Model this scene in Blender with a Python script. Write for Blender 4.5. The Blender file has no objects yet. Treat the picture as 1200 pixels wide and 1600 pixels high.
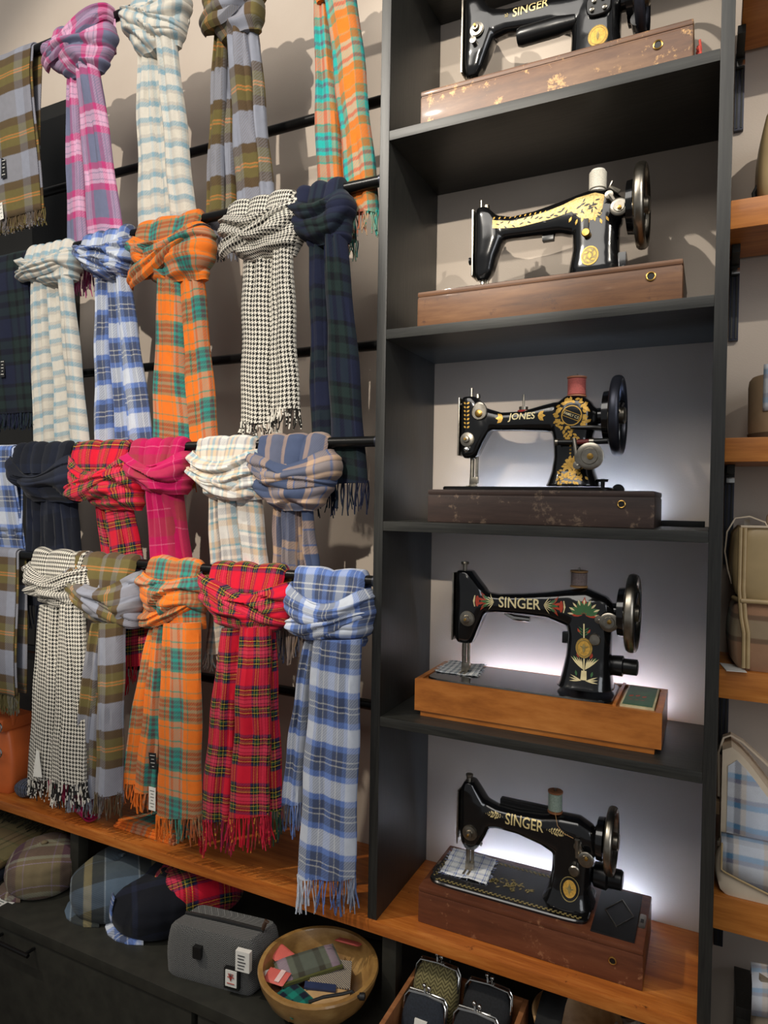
import bpy, bmesh, math, random
from mathutils import Vector, noise
from mathutils.bvhtree import BVHTree
PI = math.pi
S = bpy.context.scene
COL = S.collection
rnd = random.Random(7)

# ------------------------------------------------------------------ camera (solved from the shelf lines, image 1200x1600)
YAW, PIT, ROL, FPX = -0.4533, -0.0173, 0.0163, 1053.08
CAM = Vector((0.6249, -1.5571, 0.0199))
FW = Vector((math.sin(YAW)*math.cos(PIT), math.cos(YAW)*math.cos(PIT), math.sin(PIT)))
_r0 = Vector((math.cos(YAW), -math.sin(YAW), 0)); _u0 = _r0.cross(FW)
RT = _r0*math.cos(ROL) + _u0*math.sin(ROL); UP = _u0*math.cos(ROL) - _r0*math.sin(ROL)
def un(px, py, ax, val):
    d = FW + RT*((px-600)/FPX) - UP*((py-800)/FPX)
    return CAM + d*((val-CAM[ax])/d[ax])
cd = bpy.data.cameras.new('camera'); cam = bpy.data.objects.new('camera', cd); COL.objects.link(cam)
from mathutils import Matrix
M3 = Matrix((RT, UP, -FW)).transposed()
cam.matrix_world = Matrix.Translation(CAM) @ M3.to_4x4()
cd.sensor_fit = 'VERTICAL'; cd.sensor_height = 24.0; cd.lens = FPX/1600*24.0
cd.clip_start = 0.02
S.camera = cam
S.view_settings.view_transform = 'Standard'; S.view_settings.look = 'None'
S.view_settings.gamma = 1; S.view_settings.use_curve_mapping = False

# ------------------------------------------------------------------ materials
def lin(c):
    f = lambda v: (v/12.92 if v <= .04045 else ((v+.055)/1.055)**2.4)
    return tuple(f(x/255) for x in c[:3]) + (1,)
class NT:
    def __init__(s, name):
        s.m = bpy.data.materials.new(name); s.m.use_nodes = True
        s.t = s.m.node_tree; s.b = s.t.nodes['Principled BSDF']; s.k = s.t.links
    def n(s, ty, **kw):
        x = s.t.nodes.new(ty)
        for a, v in kw.items(): setattr(x, a, v)
        return x
    def l(s, a, b): s.k.new(a, b)
    def val(s, sock, v):
        if isinstance(v, (int, float)): sock.default_value = v
        else: s.l(v, sock)
    def math(s, op, a, b=0.0, c=None):
        x = s.n('ShaderNodeMath', operation=op); s.val(x.inputs[0], a); s.val(x.inputs[1], b)
        if c is not None: s.val(x.inputs[2], c)
        return x.outputs[0]
    def mix(s, f, a, b, blend='MIX'):
        x = s.n('ShaderNodeMix', data_type='RGBA', blend_type=blend)
        s.val(x.inputs[0], f)
        for i, v in ((6, a), (7, b)):
            if isinstance(v, tuple): x.inputs[i].default_value = v
            else: s.l(v, x.inputs[i])
        return x.outputs[2]
    def noise(s, scale, detail=3, vec=None, rough=.5):
        x = s.n('ShaderNodeTexNoise'); x.inputs['Scale'].default_value = scale; x.inputs['Detail'].default_value = detail
        x.inputs['Roughness'].default_value = rough
        if vec is not None: s.l(vec, x.inputs['Vector'])
        return x.outputs['Fac']
    def obj(s): return s.n('ShaderNodeTexCoord').outputs['Object']
    def uv(s): return s.n('ShaderNodeTexCoord').outputs['UV']
    def ramp(s, fac, stops, interp='LINEAR'):
        x = s.n('ShaderNodeValToRGB'); r = x.color_ramp; r.interpolation = interp
        while len(r.elements) > 1: r.elements.remove(r.elements[-1])
        r.elements[0].position = stops[0][0]; r.elements[0].color = stops[0][1]
        for p, c in stops[1:]:
            e = r.elements.new(p); e.color = c
        s.l(fac, x.inputs[0]); return x.outputs[0]
    def bump(s, h, st=.3, dist=.001):
        x = s.n('ShaderNodeBump'); x.inputs['Strength'].default_value = st; x.inputs['Distance'].default_value = dist
        s.l(h, x.inputs['Height']); s.l(x.outputs[0], s.b.inputs['Normal'])
    def base(s, c):
        if isinstance(c, tuple): s.b.inputs['Base Color'].default_value = c
        else: s.l(c, s.b.inputs['Base Color'])
    def set(s, rough=.5, metal=0., sheen=0., coat=0., spec=None):
        s.b.inputs['Roughness'].default_value = rough; s.b.inputs['Metallic'].default_value = metal
        s.b.inputs['Sheen Weight'].default_value = sheen; s.b.inputs['Sheen Roughness'].default_value = .5
        s.b.inputs['Coat Weight'].default_value = coat; s.b.inputs['Coat Roughness'].default_value = .06
        if spec is not None: s.b.inputs['Specular IOR Level'].default_value = spec
        return s

def plain(name, c, rough=.5, metal=0., var=.12, scale=60, bump=0., coat=0., sheen=0., spec=None):
    t = NT(name); t.set(rough, metal, sheen, coat, spec)
    n = t.noise(scale, 4, t.obj()); c = lin(c)
    lo = tuple(x*(1-var) for x in c[:3])+(1,); hi = tuple(min(1, x*(1+var)) for x in c[:3])+(1,)
    t.base(t.ramp(n, [(.3, lo), (.7, hi)]))
    if bump: t.bump(n, bump, .002)
    return t.m

def wood(name, cs, ring=18, stretch=(1, 14, 14), rough=.4, coat=0., wear=None, wearamt=.62, bump=.15):
    t = NT(name); t.set(rough, 0, 0, coat)
    mp = t.n('ShaderNodeMapping'); mp.inputs['Scale'].default_value = stretch; t.l(t.obj(), mp.inputs[0])
    n1 = t.noise(3.2, 5, mp.outputs[0], .6)
    n2 = t.noise(ring, 6, mp.outputs[0], .7)
    f = t.math('ADD', t.math('MULTIPLY', n1, .65), t.math('MULTIPLY', n2, .35))
    c = t.ramp(f, [(.32, lin(cs[0])), (.5, lin(cs[1])), (.68, lin(cs[2]))])
    if wear:
        w = t.noise(26, 8, t.obj(), .75)
        w2 = t.ramp(w, [(wearamt, (0, 0, 0, 1)), (wearamt+.06, (1, 1, 1, 1))])
        c = t.mix(w2, c, lin(wear))
    t.base(c); t.bump(f, bump, .001); return t.m

def stops(seq):
    tot = sum(w for _, w in seq); p = 0; o = []
    for c, w in seq:
        o.append((p/tot, lin(c))); p += w
    return o, tot
def tartan(name, warp, weft=None, rough=.9, mixf=.5, tw=900, twa=.12, fuzz=.0065, bright=1.0):
    """warp / weft: half-setts as (colour, millimetres), mirrored by ping-pong"""
    weft = weft or warp
    t = NT(name); t.set(rough, 0, .07, 0, .12)
    uv = t.uv(); sp = t.n('ShaderNodeSeparateXYZ'); t.l(uv, sp.inputs[0]); u, v = sp.outputs[0], sp.outputs[1]
    nz = t.noise(1000, 3, uv, .7); j = t.math('MULTIPLY', t.math('SUBTRACT', nz, .5), fuzz*2)
    cols = []
    for q, seq in ((u, warp), (v, weft)):
        st, tot = stops(seq); tot /= 1000
        x = t.math('PINGPONG', t.math('ADD', q, j), tot)
        cols.append(t.ramp(t.math('DIVIDE', x, tot), st, 'CONSTANT'))
    tf = t.math('SINE', t.math('MULTIPLY', t.math('ADD', u, v), tw))
    f = t.math('ADD', mixf, t.math('MULTIPLY', tf, twa))
    c = t.mix(f, cols[0], cols[1])
    n2 = t.noise(900, 2, uv); n3 = t.noise(60, 2, uv)
    k = t.math('ADD', .62*bright, t.math('ADD', t.math('MULTIPLY', n2, .55), t.math('MULTIPLY', n3, .2)))
    kc = t.n('ShaderNodeCombineColor')
    for i in range(3): t.l(k, kc.inputs[i])
    t.base(t.mix(1.0, c, kc.outputs[0], 'MULTIPLY'))
    t.bump(n2, .35, .0012); return t.m
def houndstooth(name, a, b, thread=.00165):
    t = NT(name); t.set(.9, 0, .05, 0, .12)
    uv = t.uv(); sp = t.n('ShaderNodeSeparateXYZ'); t.l(uv, sp.inputs[0])
    x = t.math('FLOOR', t.math('DIVIDE', sp.outputs[0], thread)); y = t.math('FLOOR', t.math('DIVIDE', sp.outputs[1], thread))
    fl = lambda q: t.math('LESS_THAN', t.math('FLOORED_MODULO', q, 8.0), 3.5)
    wa, we = fl(x), fl(y)
    tw = t.math('LESS_THAN', t.math('FLOORED_MODULO', t.math('ADD', x, y), 4.0), 1.5)
    f = t.math('ADD', t.math('MULTIPLY', wa, tw), t.math('MULTIPLY', we, t.math('SUBTRACT', 1.0, tw)))
    c = t.mix(f, lin(a), lin(b)); n2 = t.noise(900, 2, uv)
    t.base(c); t.bump(n2, .3, .001); return t.m
def herring(name, a, b, step=.0016, rib=.012):
    t = NT(name); t.set(.9, 0, .1, 0, .15)
    uv = t.uv(); sp = t.n('ShaderNodeSeparateXYZ'); t.l(uv, sp.inputs[0])
    z = t.math('PINGPONG', sp.outputs[0], rib)
    s_ = t.math('SINE', t.math('MULTIPLY', t.math('ADD', z, sp.outputs[1]), PI/step))
    n = t.noise(500, 3, uv)
    f = t.math('ADD', t.math('MULTIPLY', s_, .3), n)
    t.base(t.ramp(f, [(.3, lin(a)), (.7, lin(b))])); t.bump(f, .3, .001); return t.m
def emit(name, c, e):
    t = NT(name); t.b.inputs['Emission Color'].default_value = c; t.b.inputs['Emission Strength'].default_value = e
    t.base((.8, .8, .8, 1)); return t.m

# ------------------------------------------------------------------ object helpers
def thing(name, label, cat, loc=(0, 0, 0), group=None):
    o = bpy.data.objects.new(name, None); COL.objects.link(o); o.location = loc; o.empty_display_size = .02
    o['label'] = label; o['category'] = cat
    if group: o['group'] = group
    return o
def wloc(o):
    v = Vector((0, 0, 0))
    while o is not None: v += o.location; o = o.parent
    return v
class MB:
    """collects shapes in world space, then links them as one mesh object"""
    def __init__(s): s.v = []; s.f = []; s.uv = []
    def add(s, vs, fs, uvs=None):
        b = len(s.v); s.v += [Vector(q) for q in vs]; s.f += [tuple(i+b for i in f) for f in fs]
        s.uv += list(uvs) if uvs else [(q[0], q[2]) for q in vs]
    def grid(s, rows, uvs=None, closed=False, caps=False):
        """rows: list of equal-length point lists; closed joins each row into a ring"""
        n = len(rows[0]); b = len(s.v); m = len(rows)
        vs = [p for r in rows for p in r]; fs = []
        for i in range(m-1):
            for j in range(n if closed else n-1):
                k = (j+1) % n
                fs.append((i*n+j, i*n+k, (i+1)*n+k, (i+1)*n+j))
        if caps:
            fs.append(tuple(range(n-1, -1, -1))); fs.append(tuple((m-1)*n+j for j in range(n)))
        s.add(vs, fs, [q for r in uvs for q in r] if uvs else None)
    def box(s, x0, x1, y0, y1, z0, z1, bev=0.):
        if bev <= 0:
            vs = [(x, y, z) for z in (z0, z1) for y in (y0, y1) for x in (x0, x1)]
            s.add(vs, [(0, 2, 3, 1), (4, 5, 7, 6), (0, 1, 5, 4), (2, 6, 7, 3), (0, 4, 6, 2), (1, 3, 7, 5)])
            return
        bm = bmesh.new(); bmesh.ops.create_cube(bm, size=1)
        for v in bm.verts:
            v.co = Vector(((x0+x1)/2+v.co.x*(x1-x0), (y0+y1)/2+v.co.y*(y1-y0), (z0+z1)/2+v.co.z*(z1-z0)))
        bmesh.ops.bevel(bm, geom=bm.edges[:], offset=bev, segments=2, profile=.7, affect='EDGES')
        s.bm(bm)
    def bm(s, bm, mat=None):
        bm.verts.index_update()
        vs = [(mat @ v.co if mat else v.co.copy()) for v in bm.verts]
        s.add(vs, [tuple(v.index for v in f.verts) for f in bm.faces]); bm.free()
    def tube(s, pts, r, n=8, caps=True, uvc=None):
        pts = [Vector(p) for p in pts]; rows = []; uvs = []
        m = len(pts); a = None
        for i, p in enumerate(pts):
            d = (pts[min(i+1, m-1)]-pts[max(i-1, 0)]).normalized()
            if a is None: a = d.orthogonal().normalized()
            a = (a - d*a.dot(d)).normalized(); b = d.cross(a)
            rr = r[i] if isinstance(r, (list, tuple)) else r
            rows.append([p + (a*math.cos(2*PI*k/n) + b*math.sin(2*PI*k/n))*rr for k in range(n)])
            if uvc: uvs.append([uvc(i/(m-1))]*n)
        s.grid(rows, uvs or None, True, caps)
    def lathe(s, c, axis, prof, n=32):
        """prof: (distance along axis, radius)"""
        ax = Vector(axis).normalized(); a = ax.orthogonal().normalized(); b = ax.cross(a); c = Vector(c)
        rows = [[c + ax*h + (a*math.cos(2*PI*k/n) + b*math.sin(2*PI*k/n))*max(r, 1e-5) for k in range(n)] for h, r in prof]
        s.grid(rows, None, True, True)
    def build(s, name, mat, parent=None, smooth=True, label=None, cat=None, group=None, kind=None, auto=35):
        me = bpy.data.meshes.new(name); off = wloc(parent)
        base = Vector((0, 0, 0))
        if parent is None and s.v:
            base = Vector((sum(v.x for v in s.v)/len(s.v), sum(v.y for v in s.v)/len(s.v), min(v.z for v in s.v)))
            off = base
        me.from_pydata([v-off for v in s.v], [], s.f)
        uvl = me.uv_layers.new(name='UVMap')
        for lp in me.loops: uvl.data[lp.index].uv = s.uv[lp.vertex_index]
        bm = bmesh.new(); bm.from_mesh(me); bmesh.ops.recalc_face_normals(bm, faces=bm.faces[:])
        if smooth:
            for f in bm.faces: f.smooth = True
            for e in bm.edges:
                if len(e.link_faces) == 2 and e.calc_face_angle(0) > math.radians(auto): e.smooth = False
        bm.to_mesh(me); bm.free()
        me.materials.append(mat)
        o = bpy.data.objects.new(name, me); COL.objects.link(o); o.parent = parent
        if parent is None: o.location = base
        if label: o['label'] = label
        if cat: o['category'] = cat
        if group: o['group'] = group
        if kind: o['kind'] = kind
        return o
def superring(c, ex, ey, a, b, n=28, p=2.6):
    c = Vector(c); o = []
    for k in range(n):
        t = 2*PI*k/n; cs, sn = math.cos(t), math.sin(t)
        o.append(c + ex*(a*math.copysign(abs(cs)**(2/p), cs)) + ey*(b*math.copysign(abs(sn)**(2/p), sn)))
    return o
X, Y, Z = Vector((1, 0, 0)), Vector((0, 1, 0)), Vector((0, 0, 1))
# ------------------------------------------------------------------ the setting
D = .2788; TH = .020; TU = .0215; WC = .62
ZS = [.7923, .3788, -.0242, -.4391]; ZW = -.8772; ZC = -1.08
wall_m = NT('wall_paint'); wall_m.set(.75)
_n = wall_m.noise(5, 4, wall_m.obj()); _n2 = wall_m.noise(320, 3, wall_m.obj())
wall_m.base(wall_m.ramp(_n, [(.3, lin((192, 178, 164))), (.7, lin((200, 187, 173)))])); wall_m.bump(_n2, .25, .0012); wall_m = wall_m.m
black_wood = NT('black_stained_wood'); black_wood.set(.42)
_mp = black_wood.n('ShaderNodeMapping'); _mp.inputs['Scale'].default_value = (30, 30, 1.5); black_wood.l(black_wood.obj(), _mp.inputs[0])
_n = black_wood.noise(9, 5, _mp.outputs[0], .6); _w = black_wood.noise(90, 6, black_wood.obj(), .8)
_c = black_wood.ramp(_n, [(.3, lin((30, 30, 29))), (.7, lin((46, 46, 43)))])
_c = black_wood.mix(black_wood.ramp(_w, [(.70, (0, 0, 0, 1)), (.76, (1, 1, 1, 1))]), _c, lin((78, 76, 68)))
black_wood.base(_c); black_wood.bump(_n, .25, .001); black_wood = black_wood.m
black_wood_h = NT('black_stained_shelf_wood'); black_wood_h.set(.42)
_mp = black_wood_h.n('ShaderNodeMapping'); _mp.inputs['Scale'].default_value = (1.5, 30, 30); black_wood_h.l(black_wood_h.obj(), _mp.inputs[0])
_n = black_wood_h.noise(9, 5, _mp.outputs[0], .6)
black_wood_h.base(black_wood_h.ramp(_n, [(.3, lin((32, 32, 30))), (.7, lin((50, 50, 46)))])); black_wood_h.bump(_n, .25, .001); black_wood_h = black_wood_h.m
cab_black = plain('black_cabinet_paint', (38, 38, 32), .55, 0, .25, 30, .1)
rod_m = plain('black_satin_rod', (26, 26, 26), .3, .6, .1, 40)
steel = plain('dark_steel', (62, 64, 74), .35, .7, .1, 50)
chrome = plain('chrome', (205, 203, 198), .18, 1., .08, 80)
nickel = plain('worn_nickel', (165, 158, 145), .3, 1., .25, 60)
brass = plain('brass', (190, 150, 80), .32, 1., .15, 60)
honey = wood('honey_pine', [(134, 68, 22), (176, 98, 36), (208, 132, 60)], 14, (1.2, 14, 14), .38, .15, (96, 46, 16), .625)
honey_r = wood('golden_pine', [(165, 95, 35), (196, 122, 52), (216, 148, 76)], 12, (1, 12, 12), .4, .1, (120, 62, 20), .64)
floor_m = wood('floor_boards', [(70, 55, 42), (92, 74, 57), (110, 90, 70)], 10, (1, 8, 1), .5)

m = MB(); m.box(-3.2, 2.6, 0, .1, -1.55, 2.4); m.build('wall_back', wall_m, None, False, kind='structure')
m = MB(); m.box(-3.2, 2.6, -4.6, .1, -1.65, -1.55); m.build('floor', floor_m, None, False, kind='structure')

t = thing('wall_panel', 'tall matt black panel on the wall behind the left end of the scarf rods', 'panel', (-1.6, -.01, -.86))
m = MB(); m.box(-2.2, -1.255, -.02, -.0005, ZW+.001, 1.315, .003); m.build('panel_board', plain('black_panel', (15, 15, 13), .7, 0, .2, 20), t)

bc = thing('bookcase', 'tall narrow black open bookcase holding five old sewing machines', 'bookcase', (WC/2, -D/2, ZW))
for x0 in (-TU, WC):
    m = MB(); m.box(x0, x0+TU, -D, -.0005, ZW, 1.75, .0015); m.build('upright', black_wood, bc)
for z in [1.206]+ZS:  # topmost shelf is out of view, added to shade the upper machine
    m = MB(); m.box(.0002, WC-.0002, -D, -.0005, z-TH, z, .0012); m.build('shelf', black_wood_h, bc)

pl = thing('plank_shelf', 'long honey brown pine plank shelf on black posts running under scarves and bookcase', 'shelf', (-.6, -.13, ZC))
m = MB(); m.box(-2.2, WC+TU, -D-.004, -.001, ZW-.027, ZW, .003); m.build('plank', honey, pl)
for x in (-.944, .023, .61):
    m = MB(); m.box(x-.0165, x+.0165, -.262, -.229, ZC, ZW-.027, .002); m.build('post', cab_black, pl)
m = MB(); m.box(-.944+.0, -.944+.0001, 0, .0001, 0, .0001)

cb = thing('counter_cabinet', 'low black cabinet with flat top under the plank shelf', 'cabinet', (-.4, -.2, -1.55))
m = MB(); m.box(-2.2, 1.2, -.425, -.001, ZC-.027, ZC, .002); m.build('worktop', cab_black, cb)
m = MB(); m.box(-2.2, 1.2, -.402, -.002, -1.548, ZC-.0275); m.build('carcass', cab_black, cb, False)
xs = [-1.9, -1.19, -.372, -.357, .42, 1.18]
for x0, x1 in ((-1.9, -1.192), (-1.188, -.380), (-.362, .41), (.414, 1.18)):
    m = MB(); m.box(x0, x1, -.420, -.4025, -1.53, ZC-.031, .002); d = m.build('door', cab_black, cb)
    if x0 > -1.0: continue
    hx = -.955 if x0 > -1.5 else -1.5
    m = MB(); hz = -1.128
    m.tube([(hx-.075, -.448, hz), (hx+.075, -.448, hz)], .005, 10)
    for q in (-.062, .062): m.tube([(hx+q, -.4205, hz), (hx+q, -.449, hz)], .0042, 8)
    m.build('handle', rod_m, d)

# black rods of the scarf wall
ZF = [1.278, .700, .146, -.1545]; YF = -.264; YB = -.13
ZB = [.957, .386, -.468]
def rod(z, y, r, label):
    t = thing('hanging_rod', label, 'rod', (-.6, y, z), 'black scarf rods')
    m = MB(); m.lathe((-2.0, y, z), X, [(0, r), (1.974, r)], 20); m.build('bar', rod_m, t)
    m = MB(); m.lathe((-.026, y, z), X, [(0, r+.0012), (.0042, r+.0012)], 20); m.build('end_ring', chrome if False else steel, t)
names = ['topmost black rod carrying the pink, white, olive and orange scarves', 'second black rod down carrying the cream, blue, orange, houndstooth and navy knots',
         'third black rod down carrying the navy, red, magenta, cream and slate knots', 'lowest scarf-carrying black rod, with houndstooth, olive, orange, red and blue knots']
for z, n in zip(ZF, names): rod(z, YF, .0118, n)
for z, n in zip(ZB, ['bare black rod behind the tails of the topmost scarves', 'bare black rod behind the tails of the second row of scarves', 'bare black rod behind the tails of the lowest row of scarves']):
    rod(z, YB, .0125, n)

# wall shelves at the right edge
RS = [(.83, .79, 'golden pine wall shelf at the top right corner, seen from below'), (.573, .521, 'golden pine wall shelf level with the white spool machine'),
      (.144, .1, 'golden pine wall shelf under the tan round bag'), (-.279, -.332, 'golden pine wall shelf under the leather and tweed tote'),
      (-.696, -.759, 'golden pine wall shelf under the blue plaid bags')]
for i, (zt, zb, lb) in enumerate(RS):
    t = thing('wall_shelf', lb, 'shelf', (.9, -.09, zb), 'pine wall shelves at the right')
    if i == 0: zb = .935; zt = .985
    m = MB(); m.box(.6425 + (.012 if i == 0 else 0), 1.3, -.18, -.0125, zb, zt, .0025); m.build('plank', honey_r, t)
    b = MB(); x0 = .647; ln = [.155, .165, .20, .16, .13][i]
    b.box(x0, x0+.017, -.011, -.0005, zb-ln, zb+.0, .001)
    rail = b.build('rail', steel, t)
    b = MB(); b.box(x0+.003, x0+.006, -.0125, -.0112, zb-ln+.004, zb-.035); b.box(x0+.011, x0+.014, -.0125, -.0112, zb-ln+.004, zb-.035); b.build('slot', cab_black, rail, False)
    b = MB(); b.box(x0+.001, x0+.015, -.10, -.0115, zb-.016, zb-.0002, .001); b.box(x0+.001, x0+.015, -.02, -.0115, zb-.035, zb-.016, .001); b.build('bracket', cab_black, t)
    b = MB(); b.box(x0+.002, x0+.017, -.0225, -.0205, zb-.033, zb-.022, .0005); b.build('clip', chrome, t)
# ------------------------------------------------------------------ scarf cloths
T = {}
T['pink'] = tartan('pink_grey_check', [((112, 114, 142), 26), ((190, 70, 126), 13), ((214, 160, 194), 8), ((132, 122, 150), 2), ((214, 160, 194), 8)],
                   [((112, 118, 144), 36), ((190, 62, 120), 17), ((222, 174, 202), 9), ((132, 124, 150), 2), ((222, 174, 202), 8)], bright=.86, mixf=.62)
T['cream'] = tartan('cream_aqua_check', [((206, 201, 190), 20), ((160, 180, 188), 10), ((182, 178, 170), 12), ((204, 198, 186), 10)],
                    [((206, 201, 190), 13), ((112, 152, 170), 12), ((176, 172, 164), 8), ((206, 200, 186), 10)], mixf=.62)
T['olive'] = tartan('olive_grey_check', [((112, 98, 66), 40), ((142, 144, 152), 34), ((96, 80, 58), 26)],
                    [((138, 142, 156), 36), ((82, 66, 48), 22), ((102, 94, 54), 22), ((196, 122, 60), 2.5), ((118, 112, 66), 3)], mixf=.74)
T['orange'] = tartan('orange_teal_check', [((226, 116, 40), 22), ((92, 128, 96), 4), ((226, 116, 40), 14), ((38, 156, 150), 8), ((96, 88, 92), 9), ((38, 156, 150), 9)],
                     [((230, 118, 40), 15), ((96, 130, 92), 3), ((230, 118, 40), 13), ((84, 126, 100), 7), ((82, 64, 62), 8), ((70, 122, 102), 4), ((80, 66, 66), 7), ((54, 136, 118), 4)], bright=1.0, mixf=.60)
T['orange_b'] = tartan('orange_teal_wide_check', [((38, 160, 154), 10), ((74, 84, 100), 12), ((38, 160, 154), 10), ((160, 116, 66), 14), ((96, 128, 96), 4), ((234, 122, 38), 16)],
                     [((40, 160, 152), 8), ((88, 82, 98), 8), ((40, 160, 150), 8), ((150, 98, 52), 14), ((84, 122, 92), 4), ((214, 106, 36), 14)], mixf=.56, bright=.86)
T['blue'] = tartan('blue_white_check', [((196, 204, 218), 17), ((108, 134, 192), 12), ((70, 80, 108), 17), ((206, 206, 198), 1.8), ((78, 86, 116), 12), ((110, 136, 196), 10)],
                   [((204, 210, 220), 19), ((98, 126, 190), 13), ((72, 82, 108), 19), ((216, 214, 200), 2), ((62, 72, 102), 5)], bright=1.0, mixf=.6)
T['watch'] = tartan('navy_green_check', [((28, 32, 50), 24), ((20, 22, 28), 8), ((30, 42, 42), 22), ((18, 20, 25), 6)],
                    [((30, 35, 58), 26), ((20, 22, 28), 10), ((32, 46, 44), 22), ((20, 22, 27), 8)], bright=1.0)
T['navy'] = tartan('black_navy_check', [((28, 31, 40), 50), ((32, 37, 52), 26)], [((28, 31, 40), 46), ((33, 38, 54), 30)], bright=1.0)
_k, _n, _y, _g, _r, _w = (24, 20, 30), (44, 38, 74), (216, 182, 60), (40, 74, 52), (204, 26, 50), (226, 170, 170)
_roy = [(_r, 19), ((130, 28, 54), 1.5), (_n, 5), (_k, 4), (_y, 1.3), (_k, 4), (_g, 5), (_y, 1.1), (_k, 4.5), ((196, 52, 78), 5), ((90, 30, 50), 2), ((204, 60, 84), 4)]
T['red'] = tartan('red_royal_tartan', _roy, _roy, bright=1.0, mixf=.57, fuzz=.0035)
T['magenta'] = tartan('magenta_check', [((184, 24, 88), 40), ((222, 120, 150), 1.5), ((176, 26, 84), 22), ((148, 52, 66), 26)], [((182, 22, 86), 44), ((224, 126, 156), 1.5), ((172, 26, 82), 20), ((150, 54, 64), 24)])
T['creamtan'] = tartan('cream_tan_check', [((216, 213, 206), 16), ((150, 150, 156), 9), ((216, 190, 160), 14), ((126, 166, 180), 6)],
                       [((218, 215, 208), 15), ((198, 176, 150), 14), ((112, 160, 172), 5), ((226, 220, 210), 8), ((168, 168, 170), 8)], bright=.98)
T['slate'] = tartan('slate_tan_check', [((70, 82, 108), 44), ((176, 148, 124), 22), ((104, 106, 118), 24)],
                    [((70, 80, 108), 36), ((186, 156, 128), 18), ((92, 108, 150), 4), ((150, 134, 124), 16)])
T['hound'] = houndstooth('black_white_houndstooth', (34, 33, 31), (222, 217, 205), .00135)
tag_black = plain('black_label', (22, 22, 24), .6); tag_white = plain('white_card', (226, 224, 216), .6, 0, .05)
ink = plain('dark_ink', (40, 40, 44), .6)

def fbm(a, b, c): return noise.noise(Vector((a, b, c)))
def row_y(z, row):
    """how far from the wall cloth hangs: in front of its own rod, tucked behind the next rod down"""
    if row == 3: return -.291
    z0 = ZF[row]-.06; z1 = ZF[row+1]-.02
    k = min(1.15, max(0, (z0-z)/(z0-z1)))
    return -.280 + k*.052
def unrow(px, py, row, dy=0):
    y = -.26
    for _ in range(4):
        p = un(px, py, 1, y+dy); y = row_y(p.z, row)
    return un(px, py, 1, y+dy)

def strip_mesh(m, s, row, u0, seed, vz):
    """one soft pleat hanging from the knot; s = pixel outline (xl,xr,y) top and bottom + layer offset"""
    xl0, xr0, y0, xl1, xr1, y1, dy = s
    dy = dy*2.1
    A, B, C_, E_ = unrow(xl0, y0, row, dy), unrow(xr0, y0, row, dy), unrow(xl1, y1, row, dy), unrow(xr1, y1, row, dy)
    n, k = 44, 26; rows, uvs = [], []
    wb = max((E_-C_).length, (B-A).length); bot = None
    for i in range(n+1):
        t = i/n; e = t**.8
        L = A.lerp(C_, t); R = B.lerp(E_, t)
        xl = A.x+(C_.x-A.x)*e; xr = B.x+(E_.x-B.x)*e; z = (L.z+R.z)/2
        xl += .0030*math.sin(5*t*PI+seed)*t*(1-t)*3; xr += .0030*math.sin(4*t*PI+seed*2.3)*t*(1-t)*3
        y = row_y(z, row)+dy
        w = xr-xl; bul = min(.024, .40*w+.002)*(1-.32*t); back = .30*bul
        cx = (xl+xr)/2; row_, uvr = [], []
        for q in range(k):
            a = 2*PI*q/k; c, s_ = math.cos(a), math.sin(a)
            px = cx - w/2*math.copysign(abs(c)**.92, c)
            f = bul if s_ > 0 else back
            u = (1-c)/2
            rip = .0035*math.sin(2*PI*u*(1.2+.5*math.sin(seed*3))+seed*5+1.6*t)*(.25+t)*(1 if s_ > 0 else .6)
            rip += .007*fbm(u*1.8+seed, t*2.6, seed)
            gp = abs(math.sin(PI*(u*(1.6+w*14)+.3*math.sin(seed*9)+.25*t))); rip -= (.0085*(1-t)**1.5+.0065)*(gp**.5-.6)*min(1, w/.03)
            py = y - f*abs(s_)**.85*math.copysign(1, s_) + rip*abs(s_)
            zz = L.z*(1-u)+R.z*u
            row_.append((px, py, zz + .003*fbm(u*3, seed, 2)*t))
            uvr.append((u0 + u*wb*1.12 + (0 if s_ > 0 else .03), vz - zz + (u-.5)*w*.22*math.sin(seed*2.7)))
        rows.append(row_); uvs.append(uvr)
    m.grid(rows, uvs, True, True)
    return rows[-1], uvs[-1], wb

def fringe(m, ring, uvr, seed, length, dens=330., row=3, twist=0):
    k = len(ring); fr = ring[:k//2+1]; fu = uvr[:k//2+1]
    w = abs(fr[-1][0]-fr[0][0]); n = max(6, int(w*dens)); r = random.Random(int(seed*97)+3)
    for i in range(n):
        t = (i+.5+r.uniform(-.35, .35))/n; q = min(k//2-1, int(t*(k//2))); f = t*(k//2)-q
        p = Vector(fr[q]).lerp(Vector(fr[q+1]), f); u = fu[q][0]*(1-f)+fu[q+1][0]*f; v = fu[q][1]
        p.y += r.uniform(-.001, .006); p.z += .006
        L = length*r.uniform(.72, 1.08); a, b = r.uniform(-.010, .010), r.uniform(-.006, .006); ph = r.uniform(0, 6)
        pts = [(p.x + a*s*s + .0018*math.sin(ph+5*s), p.y + b*s*s, p.z - L*s) for s in (0, .2, .4, .6, .8, 1)]
        rad = r.uniform(.0011, .0019)
        m.tube(pts, [rad*.8, rad, rad*1.1, rad, rad*1.15, rad*.9], 5, True, lambda s, u=u, v=v: (u+.004*r.uniform(-1, 1), v+.004*s))

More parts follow.
